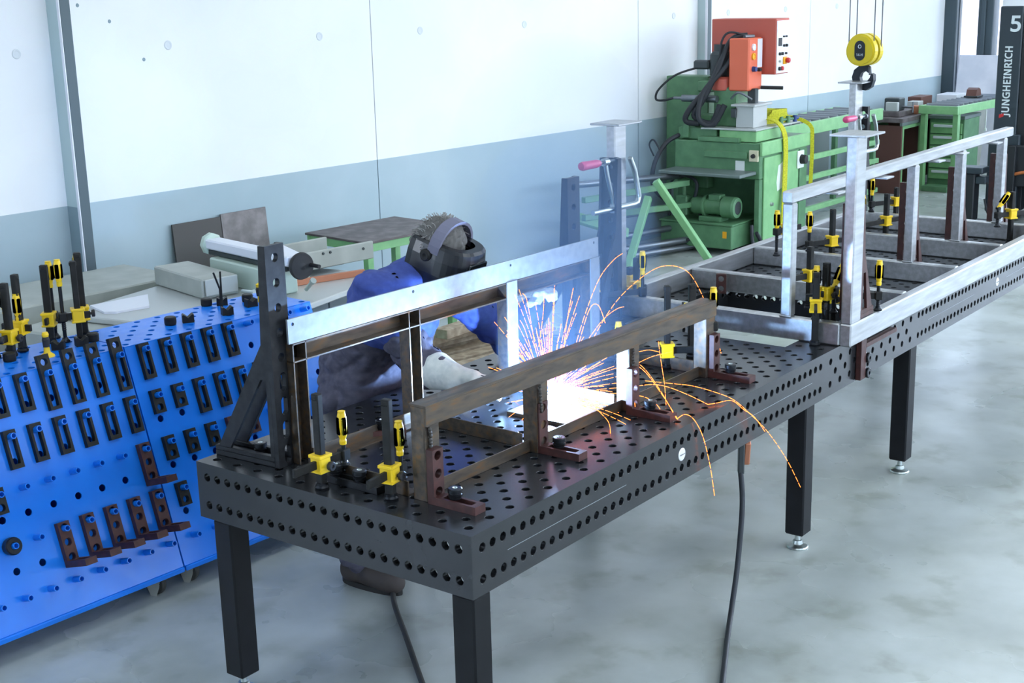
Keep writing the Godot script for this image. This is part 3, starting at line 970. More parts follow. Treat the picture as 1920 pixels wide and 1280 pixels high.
func clamps() -> void:
	var a := screw_clamp("yellow-handled clamp standing at the corner post foot of the rusty frame", Vector3(0.05, TOP, -0.65), 0.0, 0.315, 0.085, 0.105, 0.045, 0.118)
	var b := screw_clamp("yellow-handled clamp on the table edge beside the black slotted stop", Vector3(0.1, TOP, -0.4), deg_to_rad(8), 0.325, 0.085, 0.06, 0.045, 0.125)
	for q in [[a, 0.105, 0.118], [b, 0.06, 0.125]]:
		words(q[0], "siegmund", 0.012, 0.0006, "lemon", Transform3D(Basis(Vector3(0, 1, 0), Vector3(-0.79, 0, -0.61), Vector3(-0.61, 0, 0.79)), Vector3(q[1] - 0.0112, q[2] + 0.062, 0.0138)))
	screw_clamp("clamp behind the near rail pressing the rusty frame's far corner", Vector3(2.05, TOP, -0.45), deg_to_rad(-132), 0.315, 0.2, 0.27, 0.16, 0.245)
	screw_clamp("clamp with low yellow block behind the near rail of the rusty frame", Vector3(1.85, TOP, -0.45), deg_to_rad(130), 0.345, 0.075, 0.2, 0.03, 0.09)
	screw_clamp("clamp gripping the bright frame's corner beside the dark square", Vector3(2.35, TOP, -1.15), deg_to_rad(-35), 0.27, 0.125, 0.25, 0.101, 0.205, 0.0, 0.06)
	screw_clamp("clamp with tilted handle behind the bright frame's corner by the wall", Vector3(2.65, TOP, -1.1), deg_to_rad(20), 0.26, 0.12, 0.09, 0.025, 0.13, -0.75, 0.05)
	screw_clamp("clamp with thin upright handle just outside the bright frame's wall rail", Vector3(2.7, TOP, -1.17), deg_to_rad(80), 0.2, 0.13, 0.07, 0.03, 0.2, 0.0, 0.05)
	screw_clamp("clamp standing on the table in front of the bright frame's end rail", Vector3(2.5, TOP, -0.1), deg_to_rad(25), 0.32, 0.175, 0.055, 0.101, 0.225, 0.0, 0.14)
	screw_clamp("clamp with slanting handle between the two posts of the end rail", Vector3(2.6, TOP, -0.1), deg_to_rad(-10), 0.345, 0.21, 0.06, 0.11, 0.225, -0.6, 0.03)
	screw_clamp("clamp pressing on the long rail beside the tall corner post", Vector3(2.72, TOP, -0.12), deg_to_rad(-53), 0.26, 0.17, 0.2, 0.101, 0.215)
	screw_clamp("clamp on the middle cross rail seen beside the tall post", Vector3(4.1, TOP, -0.75), deg_to_rad(155), 0.315, 0.14, 0.16, 0.101, 0.205)
	screw_clamp("clamp behind the post with its yellow block high on the column", Vector3(3.12, TOP, -0.42), deg_to_rad(160), 0.3, 0.16, 0.14, 0.03, 0.2)
	screw_clamp("clamp on the cross rail in front of the brown-fronted bench", Vector3(4.85, TOP, -0.75), deg_to_rad(165), 0.3, 0.14, 0.22, 0.101, 0.205)
	screw_clamp("clamp on the last cross rail with its handle above the others", Vector3(5.5, TOP, -0.95), deg_to_rad(150), 0.24, 0.15, 0.19, 0.101, 0.205)
	screw_clamp("clamp with slanting handle at the end of the long rail", Vector3(5.25, TOP, -0.15), deg_to_rad(150), 0.3, 0.17, 0.1, 0.101, 0.21, 0.7)
	screw_clamp("clamp far down the last cross rail beside the frame post", Vector3(3.75, TOP, -0.85), deg_to_rad(170), 0.36, 0.25, 0.09, 0.12, 0.25)


# bent-bar clamp in the local xy plane: spindle along x at y = 0, bar below it
func bar_clamp(label: String, where: Vector3, turn: float, s := 1.0) -> void:
	var o := thing("bar_clamp", label, "clamp", where, turn)
	var bar := [Vector3(-0.12, -0.2, 0), Vector3(0.16, -0.2, 0), Vector3(0.19, -0.195, 0), Vector3(0.2, -0.17, 0), Vector3(0.17, -0.06, 0), Vector3(0.135, 0.0, 0)]
	for i in bar.size():
		bar[i] *= s
	part(o, "bent_bar", G.new().tube(bar, 0.0115 * s, 8), "zinc")
	var arm := [Vector3(0.03, -0.2, 0), Vector3(0.02, -0.17, 0), Vector3(-0.02, -0.06, 0), Vector3(-0.035, 0.0, 0)]
	for i in arm.size():
		arm[i] *= s
	var sl := part(o, "sliding_arm", G.new().tube(arm, 0.01 * s, 8).box(Vector3(0.028, -0.2, 0) * s, Vector3(0.03, 0.04, 0.034) * s, 0.004), "zinc")
	part(sl, "nut", G.new().cyl(Vector3(-0.05, 0, 0) * s, Vector3(-0.02, 0, 0) * s, 0.016 * s, 12), "zinc")
	var sp := part(o, "spindle", G.new().cyl(Vector3(-0.08, 0, 0) * s, Vector3(0.035, 0, 0) * s, 0.007 * s, 10).cyl(Vector3(0.035, 0, 0) * s, Vector3(0.047, 0, 0) * s, 0.014 * s, 12), "shaft")
	part(sp, "handle", G.new().at(Vector3(-0.075, 0, 0) * s, turn_z(PI / 2)).lathe([Vector2(0, 0), Vector2(0.013 * s, 0), Vector2(0.017 * s, 0.02 * s), Vector2(0.018 * s, 0.08 * s), Vector2(0.019 * s, 0.108 * s), Vector2(0.016 * s, 0.12 * s), Vector2(0, 0.122 * s)], 16), "pink", "glossy pink handle")

# ---------------------------------------------------------------- blue tool trolleys
func trolleys() -> void:
	var yaw := deg_to_rad(-3.3)
	var org := Vector3(0.48, 0.103, -1.943)
	var sl := deg_to_rad(17.7)
	var base := Transform3D(turn_y(yaw), org)
	var face := base * Transform3D(turn_x(-sl), Vector3.ZERO)  # local x along, y up the slope, z out of it
	var rows := [0.907, 0.709, 0.511, 0.312, 0.109]
	var peg := G.new().at(Vector3.ZERO, turn_x(PI / 2)).lathe([Vector2(0.0125, 0), Vector2(0.0125, 0.05), Vector2(0.012, 0.052), Vector2(0.009, 0.052), Vector2(0.009, 0.02), Vector2(0, 0.02)], 12).mesh()
	var wheel := G.new().at(Vector3.ZERO, turn_z(PI / 2)).lathe([Vector2(0, -0.014), Vector2(0.03, -0.014), Vector2(0.043, -0.014), Vector2(0.046, -0.008), Vector2(0.046, 0.008), Vector2(0.043, 0.014), Vector2(0, 0.014)], 20).mesh()
	var hub := G.new().at(Vector3.ZERO, turn_z(PI / 2)).lathe([Vector2(0, -0.0175), Vector2(0.02, -0.0175), Vector2(0.028, -0.0145), Vector2(0.028, 0.0145), Vector2(0.02, 0.0175), Vector2(0, 0.0175)], 16).mesh()
	var fork := G.new().prism([Vector2(-0.03, 0.0), Vector2(-0.03, 0.02), Vector2(0.03, 0.02), Vector2(0.03, 0.0), Vector2(0.012, -0.045), Vector2(-0.012, -0.045)], 0.019, 0.022)
	fork.prism([Vector2(-0.03, 0.0), Vector2(-0.03, 0.02), Vector2(0.03, 0.02), Vector2(0.03, 0.0), Vector2(0.012, -0.045), Vector2(-0.012, -0.045)], -0.022, -0.019)
	fork.box(Vector3(0, 0.018, 0), Vector3(0.06, 0.006, 0.044), 0.001).box(Vector3(0, 0.03, 0), Vector3(0.05, 0.02, 0.05), 0.004)
	var forkm := fork.mesh()
	for c in 2:
		var x0 := -1.05 if c == 0 else 0.012
		var x1 := 0.005 if c == 0 else 1.02
		var o := thing("tool_trolley", "blue pegged tool trolley at the edge, full of slotted bars and angles" if c == 0 else "blue pegged tool trolley behind the welding table leg", "trolley", org, yaw)
		var cols := []
		for k in 9:
			cols.append(-0.037 - 0.108 * k if c == 0 else 0.088 + 0.109 * k)
		if c == 0:
			cols.reverse()
		# sloping front with a hole under each peg
		var g := G.new()
		var sy := [0.0, 0.1605, 0.36, 0.5605, 0.758, 0.931]
		var hs := [0.062, 0.214, 0.413, 0.611, 0.81]
		for r in 5:
			for k in cols.size():
				var a: float = x0 if k == 0 else (cols[k - 1] + cols[k]) / 2
				var b: float = x1 if k == cols.size() - 1 else (cols[k] + cols[k + 1]) / 2
				g.cell(a, b, sy[r], sy[r + 1], 0.0, 0.006, Vector2(cols[k], hs[r]), 0.0145 if r > 0 else 0.0, 0.0, true, 0.0)
		g.rim(x0, x1, 0, 0.931, -0.006, 0.0)
		part(o, "front_panel", g, "blue").transform = Transform3D(turn_x(-sl), Vector3.ZERO)
		# top with holes
		var tp := G.new()
		var n := int((x1 - x0) / 0.052)
		var dx := (x1 - x0) / n
		for j in 6:
			for i in n:
				tp.cell(x0 + i * dx, x0 + (i + 1) * dx, j * 0.06, (j + 1) * 0.06, 0.0, 0.006, Vector2(x0 + (i + 0.5) * dx, (j + 0.5) * 0.06), 0.0145 if (i + j) % 2 == 0 else 0.0, 0.0, true)
		tp.rim(x0, x1, 0, 0.36, -0.006, 0)
		part(o, "top_panel", tp, "blue").transform = Transform3D(Basis(Vector3.RIGHT, Vector3(0, 0, -1), Vector3.UP), Vector3(0, 0.891, -0.283))
		part(o, "rear_panel", G.new().span(Vector3(x0, 0, -0.644), Vector3(x1, 0.884, -0.638)), "blue")
		for s in [x0, x1 - 0.006]:
			part(o, "end_panel", G.new().at(Vector3(s, 0, 0), turn_y(-PI / 2)).prism([Vector2(-0.004, 0.004), Vector2(-0.287, 0.884), Vector2(-0.637, 0.884), Vector2(-0.637, 0.004)], -0.006, -0.0005), "blue")
		part(o, "base_tray", G.new().span(Vector3(x0, -0.022, -0.644), Vector3(x1, 0.0, 0.012), 0.004), "blue")
		for s in rows:
			for u in cols:
				part(o, "peg", peg, "blue").transform = Transform3D(turn_x(-sl), Vector3.ZERO) * Transform3D(Basis(), Vector3(u, s, 0))
		for p in [[x0 + 0.1 if c == 0 else x0 + 0.06, -0.06], [x1 - 0.1 if c == 0 else x1 - 0.1, -0.06], [x0 + 0.08, -0.58], [x1 - 0.08, -0.58]]:
			var f := part(o, "caster", forkm, "caster_grey")
			f.transform = Transform3D(turn_y(PI / 2 + 0.35), Vector3(p[0], -0.0565 - 0.0, p[1]))
			f.position.y = -0.0625
			var w := part(f, "wheel", wheel, "rubber")
			w.transform = Transform3D(turn_y(PI / 2), Vector3(0, 0.006, 0))
			part(f, "hub", hub, "caster_grey").transform = Transform3D(turn_y(PI / 2), Vector3(0, 0.006, 0))
	# what hangs on the pegs
	var short_bar := slot_bar(0.15, 0.0485, false).mesh()
	var long_bar := slot_bar(0.22, 0.061, true).mesh()
	var two := two_hole_bar(0.1).mesh()
	var hang := func(called: String, m: Mesh, mt: String, u: float, s: float, drop: float, label: String, cat: String, grp: String) -> void:
		var o := solo(called, m, mt, label, cat, Vector3.ZERO, 0.0, grp)
		o.transform = face * Transform3D(Basis(), Vector3(u, s - drop, 0.024))
	var u1 := func(k: int) -> float: return -0.037 - 0.108 * k
	var u2 := func(j: int) -> float: return 0.088 + 0.109 * j
	var nth := ["first", "second", "third", "fourth", "fifth", "sixth", "seventh", "eighth"]
	for k in 4:
		hang.call("slotted_bar", long_bar, "tool_black", u1.call(k), rows[0], 0.145, "long dark slotted bar with a hole, %s from the seam between the trolleys" % nth[k], "slotted bar", "long slotted bars on the first trolley")
	for k in [4, 5, 6]:
		hang.call("slotted_bar", short_bar, "tool_black", u1.call(k), rows[0], 0.125, "short dark slotted bar, top row of the maroon-angle trolley, %s from the seam" % nth[k], "slotted bar", "short slotted bars in the first trolley's top row")
	for k in 7:
		hang.call("slotted_bar", short_bar, "tool_black", u1.call(k), rows[1], 0.125, "short dark slotted bar, second row of the maroon-angle trolley, %s from the seam" % nth[k], "slotted bar", "short slotted bars in the first trolley's second row")
	for j in 5:
		hang.call("slotted_bar", short_bar, "tool_black", u2.call(j), rows[0], 0.125, "short dark slotted bar, top row of the trolley behind the table, %s from the seam" % nth[j], "slotted bar", "slotted bars in the second trolley's top row")
	for j in [2, 3, 4, 5, 6]:
		hang.call("slotted_bar", short_bar, "tool_black", u2.call(j), rows[1], 0.125, "short dark slotted bar, second row of trolley behind the table, %s from the seam" % nth[j], "slotted bar", "slotted bars in the second trolley's second row")
	for q in [[0, 1], [1, 1], [0, 2], [1, 2], [2, 2], [0, 3]]:
		hang.call("two_hole_bar", two, "tool_black", u2.call(q[0]), rows[q[1]], 0.075, "dark two-hole block, %s row of the trolley behind the table, %s from the seam" % [nth[q[1]], nth[q[0]]], "stop block", "two-hole blocks on the second trolley")
	hang.call("two_hole_bar", two, "tool_black", u1.call(6), rows[2], 0.075, "short dark two-hole block hanging alone on the trolley with maroon angles", "stop block", "")
	for q in [[u2.call(3), 2], [u2.call(4), 2]]:
		hang.call("two_hole_bar", two, "maroon", q[0], rows[q[1]], 0.075, "maroon two-hole block on the trolley, %s from the dark blocks of its row" % nth[0 if q[0] < 0.45 else 1], "stop block", "maroon blocks on the second trolley")
	var an := angle_stop(0.175, 0.13)
	var i := 0
	for q in [[0, 2], [0, 3], [1, 3], [2, 3], [3, 3], [4, 3]]:
		var a: Node3D = an if i == 0 else an.duplicate()
		place(a, "angle_stop", "maroon angle hanging alone above the row of five" if i == 0 else "maroon three-hole angle in the row of five, %s from the trolley seam" % nth[q[0]], "angle stop", Vector3.ZERO, 0.0, "" if i == 0 else "five maroon angles in a row")
		a.transform = face * Transform3D(Basis(), Vector3(u1.call(q[0]), rows[q[1]] - 0.149, 0.029))
		i += 1
	var bush := solo("bush", G.new().at(Vector3.ZERO, turn_x(PI / 2)).lathe([Vector2(0.0145, 0), Vector2(0.033, 0), Vector2(0.034, 0.006), Vector2(0.034, 0.03), Vector2(0.03, 0.036), Vector2(0.0145, 0.036), Vector2(0.0145, 0)], 20), "bolt_black", "round black bush hanging on a peg left of the maroon angles", "bush")
	bush.transform = face * Transform3D(Basis(), Vector3(u1.call(6), rows[3], 0.003))
	# prisms and discs standing on the top panels
	var vb := G.new().prism([Vector2(-0.025, 0), Vector2(0.025, 0), Vector2(0.025, 0.035), Vector2(0.018, 0.037), Vector2(0.0, 0.022), Vector2(-0.018, 0.037), Vector2(-0.025, 0.035)], -0.02, 0.02).mesh()
	var dk := G.new().lathe([Vector2(0, 0), Vector2(0.024, 0), Vector2(0.026, 0.008), Vector2(0.026, 0.03), Vector2(0.022, 0.035), Vector2(0, 0.035)], 18).mesh()
	var ty := 0.9945
	for p in [[0.94, -2.34, -0.6], [1.13, -2.3, -0.5], [1.25, -2.47, -0.7], [0.43, -2.4, -0.4], [0.34, -2.43, -0.8], [1.3, -2.33, -0.3]]:
		solo("v_block", vb, "tool_black", "small black v-block standing on the blue trolley's top", "v-block", Vector3(p[0], ty, p[1]), p[2], "v-blocks on the trolleys")
	for p in [[0.867, -2.37], [1.2, -2.52], [0.5, -2.42], [0.12, -2.44], [1.36, -2.42]]:
		solo("round_pad", dk, "tool_black", "round black rest pad on the blue trolley's top", "rest pad", Vector3(p[0], ty, p[1]), 0.0, "rest pads on the trolleys")
	# clamps parked upright in the trolley tops
	var pi := 0
	for p in [[0.39, -2.55, 0.7, 0.33, 0.1, 0.07, 0.22], [0.475, -2.47, 2.6, 0.34, 0.11, 0.06, 0.24], [0.535, -2.52, 1.0, 0.36, 0.1, 0.07, 0.235], [0.17, -2.5, 0.4, 0.3, 0.08, 0.07, 0.13], [0.24, -2.53, 2.0, 0.32, 0.1, 0.06, 0.15], [0.07, -2.48, 0.8, 0.31, 0.09, 0.07, 0.15], [-0.02, -2.5, 2.2, 0.3, 0.08, 0.07, 0.14]]:
		screw_clamp("screw clamp parked upright in the blue trolley's top, " + ["tall one behind the v-blocks", "tall one second from the seam", "tallest one nearest the seam", "low handle beside the yellow knob", "low handle behind the yellow knob", "at the round pad", "farthest from the seam"][pi], Vector3(p[0], ty, p[1]), p[2], p[3], p[4], p[5], 0.002, p[6], 0.0, 0.05, "clamps parked in the trolleys")
		pi += 1
	var y1 := thing("hand_knob", "squat yellow knob with a black grip on the trolley's top corner", "knob", Vector3(0.245, ty, -2.37))
	part(y1, "base", G.new().lathe([Vector2(0, 0), Vector2(0.03, 0), Vector2(0.028, 0.006), Vector2(0.014, 0.016), Vector2(0.011, 0.04), Vector2(0, 0.04)], 16), "yellow")
	part(y1, "grip", G.new().lathe([Vector2(0, 0.038), Vector2(0.013, 0.04), Vector2(0.015, 0.07), Vector2(0.012, 0.082), Vector2(0, 0.082)], 14), "grip_black")
	part(y1, "cap", G.new().lathe([Vector2(0.012, 0.08), Vector2(0.014, 0.09), Vector2(0.01, 0.1), Vector2(0, 0.101)], 14), "yellow")
	var y2 := thing("screwdriver", "small yellow and grey handle standing on the trolley beside the black square", "tool", Vector3(1.38, ty, -2.36))
	part(y2, "shaft", G.new().cyl(Vector3(0, 0, 0), Vector3(0, 0.03, 0), 0.008, 10), "yellow")
	part(y2, "grip", G.new().lathe([Vector2(0, 0.028), Vector2(0.012, 0.03), Vector2(0.015, 0.06), Vector2(0.012, 0.072), Vector2(0, 0.072)], 14), "grip_black")
	part(y2, "cap", G.new().lathe([Vector2(0.012, 0.07), Vector2(0.0135, 0.085), Vector2(0, 0.092)], 14), "yellow")
	var rod := thing("hex_key", "thin black rods standing crossed on the blue trolley's top", "rod", Vector3(1.2, ty, -2.42))
	part(rod, "rod", G.new().tube([Vector3(0, 0.0, 0), Vector3(0.0, 0.09, 0.0), Vector3(-0.03, 0.17, 0.0)], 0.0045, 6), "tool_black")
	part(rod, "rod", G.new().tube([Vector3(0.006, 0.0, 0), Vector3(0.006, 0.17, 0.004)], 0.0045, 6), "tool_black")


# ---------------------------------------------------------------- welder
# tapered capsules joined by a smooth minimum, meshed as surface nets
func blob(bones: Array, cell: float, k: float, bump := 0.0, freq := 20.0) -> ArrayMesh:
	var lo := Vector3.ONE * 1e9
	var hi := -lo
	for b in bones:
		var r := maxf(b[2], b[3]) + k + 3.0 * cell
		for e in 2:
			lo = lo.min(b[e] - Vector3.ONE * r)
			hi = hi.max(b[e] + Vector3.ONE * r)
	var nx := int((hi.x - lo.x) / cell) + 2
	var ny := int((hi.y - lo.y) / cell) + 2
	var nz := int((hi.z - lo.z) / cell) + 2
	var f := PackedFloat32Array()
	f.resize(nx * ny * nz)
	f.fill(1.0)
	for b in bones:
		var p: Vector3 = b[0]
		var q: Vector3 = b[1]
		var r0: float = b[2]
		var r1: float = b[3]
		var pad := maxf(r0, r1) + k + 2.0 * cell
		var a := ((p.min(q) - Vector3.ONE * pad - lo) / cell).floor()
		var c := ((p.max(q) + Vector3.ONE * pad - lo) / cell).ceil()
		var d := q - p
		var dd := maxf(d.length_squared(), 1e-9)
		for z in range(maxi(0, int(a.z)), mini(nz, int(c.z))):
			for y in range(maxi(0, int(a.y)), mini(ny, int(c.y))):
				var at := (z * ny + y) * nx
				for x in range(maxi(0, int(a.x)), mini(nx, int(c.x))):
					var w := lo + Vector3(x, y, z) * cell - p
					var t := clampf(w.dot(d) / dd, 0.0, 1.0)
					var s := (w - d * t).length() - (r0 + (r1 - r0) * t)
					var o := f[at + x]
					var h := maxf(k - absf(o - s), 0.0) / k
					f[at + x] = minf(o, s) - h * h * k * 0.25
	if bump > 0.0:
		var nz2 := FastNoiseLite.new()
		nz2.seed = 5
		nz2.frequency = freq
		nz2.fractal_octaves = 2
		nz2.fractal_type = FastNoiseLite.FRACTAL_RIDGED
		for i in f.size():
			if absf(f[i]) < 0.05:
				var z := i / (nx * ny)
				var y := (i / nx) % ny
				var x := i % nx
				f[i] += bump * (nz2.get_noise_3d(lo.x + x * cell, (lo.y + y * cell) * 1.5, lo.z + z * cell) - 0.55)
	var idx := {}
	var vs := PackedVector3Array()
	var ns := PackedVector3Array()
	var off := [0, 1, nx, nx + 1, nx * ny, nx * ny + 1, nx * ny + nx, nx * ny + nx + 1]
	var edges := [[0, 1], [2, 3], [4, 5], [6, 7], [0, 2], [1, 3], [4, 6], [5, 7], [0, 4], [1, 5], [2, 6], [3, 7]]
	var cpos := []
	for i in 8:
		cpos.append(Vector3(i & 1, (i >> 1) & 1, (i >> 2) & 1))
	for z in nz - 1:
		for y in ny - 1:
			var row := (z * ny + y) * nx
			for x in nx - 1:
				var at := row + x
				var f0 := f[at]
				if f0 > cell * 2.0 or f0 < -cell * 2.0:
					continue
				var m := 0
				for i in 8:
					if f[at + off[i]] < 0.0:
						m |= 1 << i
				if m == 0 or m == 255:
					continue
				var s := Vector3.ZERO
				var n := 0
				for e in edges:
					var a := f[at + off[e[0]]]
					var b := f[at + off[e[1]]]
					if (a < 0.0) != (b < 0.0):
						s += cpos[e[0]].lerp(cpos[e[1]], a / (a - b))
						n += 1
				idx[at] = vs.size()
				vs.append(lo + (Vector3(x, y, z) + s / n) * cell)
				var gx := f[at + 1] - f[at] + f[at + nx + 1] - f[at + nx] + f[at + off[5]] - f[at + off[4]] + f[at + off[7]] - f[at + off[6]]
				var gy := f[at + nx] - f[at] + f[at + nx + 1] - f[at + 1] + f[at + off[6]] - f[at + off[4]] + f[at + off[7]] - f[at + off[5]]
				var gz := f[at + off[4]] - f[at] + f[at + off[5]] - f[at + 1] + f[at + off[6]] - f[at + nx] + f[at + off[7]] - f[at + nx + 1]
				ns.append(Vector3(gx, gy, gz).normalized())
	var ix := PackedInt32Array()
	var step := [1, nx, nx * ny]
	for at in idx:
		for ax in 3:
			# edge from this cell's corner 0 along axis ax, shared by four cells
			var u: int = step[(ax + 1) % 3]
			var w: int = step[(ax + 2) % 3]
			var a := f[at]
			var b := f[at + step[ax]]
			if (a < 0.0) == (b < 0.0):
				continue
			if not (idx.has(at - u) and idx.has(at - w) and idx.has(at - u - w)):
				continue
			var q := [idx[at], idx[at - u], idx[at - u - w], idx[at - w]]
			if a >= 0.0:
				ix.append_array([q[0], q[1], q[2], q[0], q[2], q[3]])
			else:
				ix.append_array([q[0], q[2], q[1], q[0], q[3], q[2]])
	var arr := []
	arr.resize(Mesh.ARRAY_MAX)
	arr[Mesh.ARRAY_VERTEX] = vs
	arr[Mesh.ARRAY_NORMAL] = ns
	arr[Mesh.ARRAY_INDEX] = ix
	var m := ArrayMesh.new()
	m.add_surface_from_arrays(Mesh.PRIMITIVE_TRIANGLES, arr)
	return m


# fingers and thumb as chains from the palm: wrist w, direction d, side s (towards the thumb), palm normal n; curl in radians per joint
func hand_bones(w: Vector3, d: Vector3, s: Vector3, n: Vector3, curl: float, r := 0.0105) -> Array:
	var b := []
	var len := [0.074, 0.084, 0.079, 0.062]
	for i in 4:
		var o := s * (0.031 - 0.0205 * i)
		b.append([w + o * 0.7, w + d * 0.088 + o, 0.017, 0.0135])
		var p := w + d * 0.09 + o
		var dir := d
		for j in 3:
			dir = dir.rotated(d.cross(n).normalized(), curl)
			var e: Vector3 = p + dir * len[i] * [0.45, 0.31, 0.24][j]
			b.append([p, e, r, r * 0.92])
			p = e
	var t0 := w + d * 0.025 + s * 0.028
	var t1 := t0 + (d * 0.6 + s * 0.7 + n * 0.25).normalized() * 0.042
	var t2 := t1 + (d * 0.75 + s * 0.15 + n * 0.6).normalized() * 0.034
	b.append([t0, t1, 0.0135, 0.0115])
	b.append([t1, t2, 0.0112, 0.0095])
	return b


func welder() -> void:
	var o := thing("person", "welder in blue jacket and dark helmet bending over the rusty frame, torch in gloved hand", "person")
	var re := Vector3(0.965, 0.985, -1.0)
	var rw := Vector3(0.955, 0.97, -0.86)
	var rh := Vector3(0.985, 0.965, -0.775)
	var le := Vector3(1.6, 0.95, -1.08)
	var lw := Vector3(1.625, 1.07, -0.985)
	var rs := Vector3(0.88, 1.245, -1.165)
	var ls := Vector3(1.27, 1.25, -1.15)
	var hc := Vector3(1.14, 1.405, -1.04)
	var ff := Vector3(0.08, -0.3, 0.95).normalized()
	var fr := ff.cross(Vector3.UP).normalized()
	var fu := fr.cross(ff).normalized()
	# continuous body under the clothes
	var body := [[hc + fu * 0.02, hc - fu * 0.035 + ff * 0.02, 0.084, 0.072], [hc - ff * 0.02, Vector3(1.07, 1.28, -1.13), 0.055, 0.06],
		[rs + Vector3(0.05, 0, 0), ls - Vector3(0.05, 0, 0), 0.085, 0.085], [Vector3(1.05, 1.2, -1.18), Vector3(1.05, 0.98, -1.38), 0.11, 0.12], [Vector3(0.98, 0.93, -1.42), Vector3(1.14, 0.93, -1.42), 0.1, 0.1],
		[rs, re, 0.05, 0.04], [re, rw, 0.04, 0.03], [ls, le, 0.05, 0.04], [le, lw, 0.04, 0.03],
		[Vector3(0.98, 0.9, -1.42), Vector3(0.94, 0.5, -1.33), 0.085, 0.055], [Vector3(0.93, 0.5, -1.33), Vector3(0.94, 0.08, -1.38), 0.05, 0.04],
		[Vector3(1.1, 0.9, -1.43), Vector3(1.2, 0.5, -1.42), 0.085, 0.055], [Vector3(1.2, 0.5, -1.42), Vector3(1.25, 0.08, -1.5), 0.05, 0.04],
		[hc + ff * 0.085 - fu * 0.02, hc + ff * 0.1 - fu * 0.035, 0.014, 0.016], [hc + fr * 0.083 - fu * 0.01, hc + fr * 0.088 - fu * 0.03, 0.014, 0.01], [hc - fr * 0.083 - fu * 0.01, hc - fr * 0.088 - fu * 0.03, 0.014, 0.01]]
	part(o, "body", blob(body, 0.014, 0.03), "skin")
	var jacket := [[rs + Vector3(0.04, -0.01, 0), ls + Vector3(-0.04, -0.01, 0), 0.118, 0.118], [Vector3(0.99, 1.13, -1.25), Vector3(1.14, 1.13, -1.24), 0.132, 0.132], [Vector3(1.06, 1.29, -1.14), hc - ff * 0.04 - fu * 0.06, 0.085, 0.07],
		[rs, rs.lerp(re, 0.75), 0.086, 0.07], [ls, le, 0.086, 0.066], [le, lw, 0.066, 0.052]]
	part(o, "jacket", blob(jacket, 0.0095, 0.045, 0.02, 4.0), "cloth_blue")
	var coat := [[Vector3(1.0, 1.06, -1.3), Vector3(1.13, 1.06, -1.28), 0.145, 0.14], [Vector3(1.0, 0.95, -1.38), Vector3(1.12, 0.95, -1.38), 0.15, 0.145], [Vector3(0.98, 0.8, -1.39), Vector3(1.12, 0.8, -1.38), 0.145, 0.135],
		[Vector3(0.97, 0.85, -1.4), Vector3(0.94, 0.5, -1.33), 0.12, 0.085], [Vector3(0.94, 0.5, -1.33), Vector3(0.935, 0.13, -1.37), 0.082, 0.075], [Vector3(1.1, 0.85, -1.41), Vector3(1.2, 0.5, -1.42), 0.12, 0.085], [Vector3(1.2, 0.5, -1.42), Vector3(1.25, 0.13, -1.49), 0.082, 0.075]]
	part(o, "trousers", blob(coat, 0.011, 0.05, 0.024, 4.0), "cloth_dark")
	part(o, "sleeve", blob([[rs.lerp(re, 0.6), re, 0.076, 0.078], [re, re.lerp(rw, 0.55), 0.07, 0.058]], 0.008, 0.03, 0.016, 6.0), "cloth_dark")
	# gloves
	var gd := (rh - rw).normalized()
	var right := [[re.lerp(rw, 0.5), rw, 0.074, 0.055], [rw, rh, 0.048, 0.034]]
	right.append_array(hand_bones(rh - gd * 0.02, gd, Vector3(-0.88, 0.1, 0.47).slide(gd).normalized(), Vector3(0, -1, 0).slide(gd).normalized(), 0.6))
	part(o, "glove", blob(right, 0.0055, 0.012), "glove")
	var hd := Vector3(0.05, 0.75, 0.55).normalized()
	var left := [[le.lerp(lw, 0.8), lw, 0.05, 0.042], [lw, lw + hd * 0.02, 0.04, 0.03]]
	left.append_array(hand_bones(lw + hd * 0.015, hd, Vector3(-1, 0, 0), Vector3(0, -0.5, 0.8).slide(hd).normalized(), 0.7))
	part(o, "glove", blob(left, 0.0055, 0.012), "glove")
	# boots
	for p in [[Vector3(0.935, 0, -1.4), 0.05], [Vector3(1.25, 0, -1.5), 0.3]]:
		var q: Vector3 = p[0]
		var fwd := Vector3(sin(p[1]), 0, cos(p[1]))
		part(o, "boot", blob([[q + Vector3(0, 0.055, -0.02), q + fwd * 0.19 + Vector3(0, 0.05, 0), 0.046, 0.046], [q + Vector3(0, 0.06, 0), q + Vector3(0, 0.14, -0.01), 0.05, 0.052], [q + fwd * 0.1 + Vector3(0, 0.06, 0), q + fwd * 0.21 + Vector3(0, 0.045, 0), 0.048, 0.04]], 0.01, 0.03), "boot")
		var so := G.new().at(q + Vector3(0, 0, 0), turn_y(p[1])).at(q, turn_y(p[1]) * turn_x(PI / 2))
		var ol := []
		for a in 20:
			var g := TAU * a / 20.0
			ol.append(Vector2(cos(g) * (0.05 - 0.008 * sin(g)) * (1.0 - 0.12 * sin(g * 2.0 + 1.2)), 0.09 + sin(g) * 0.155))
		so.prism(ol, -0.022, 0.0)
		part(o, "sole", so, "sole")
	# hair: cap of tousled strands
	var cap := blob([[hc + fu * 0.035 - ff * 0.01, hc - ff * 0.035, 0.095, 0.09], [hc - ff * 0.05 - fu * 0.01, hc - ff * 0.055 - fu * 0.05, 0.075, 0.055]], 0.008, 0.03, 0.008, 22.0)
	part(o, "hair", cap, "hair_dark")
	var st := G.new()
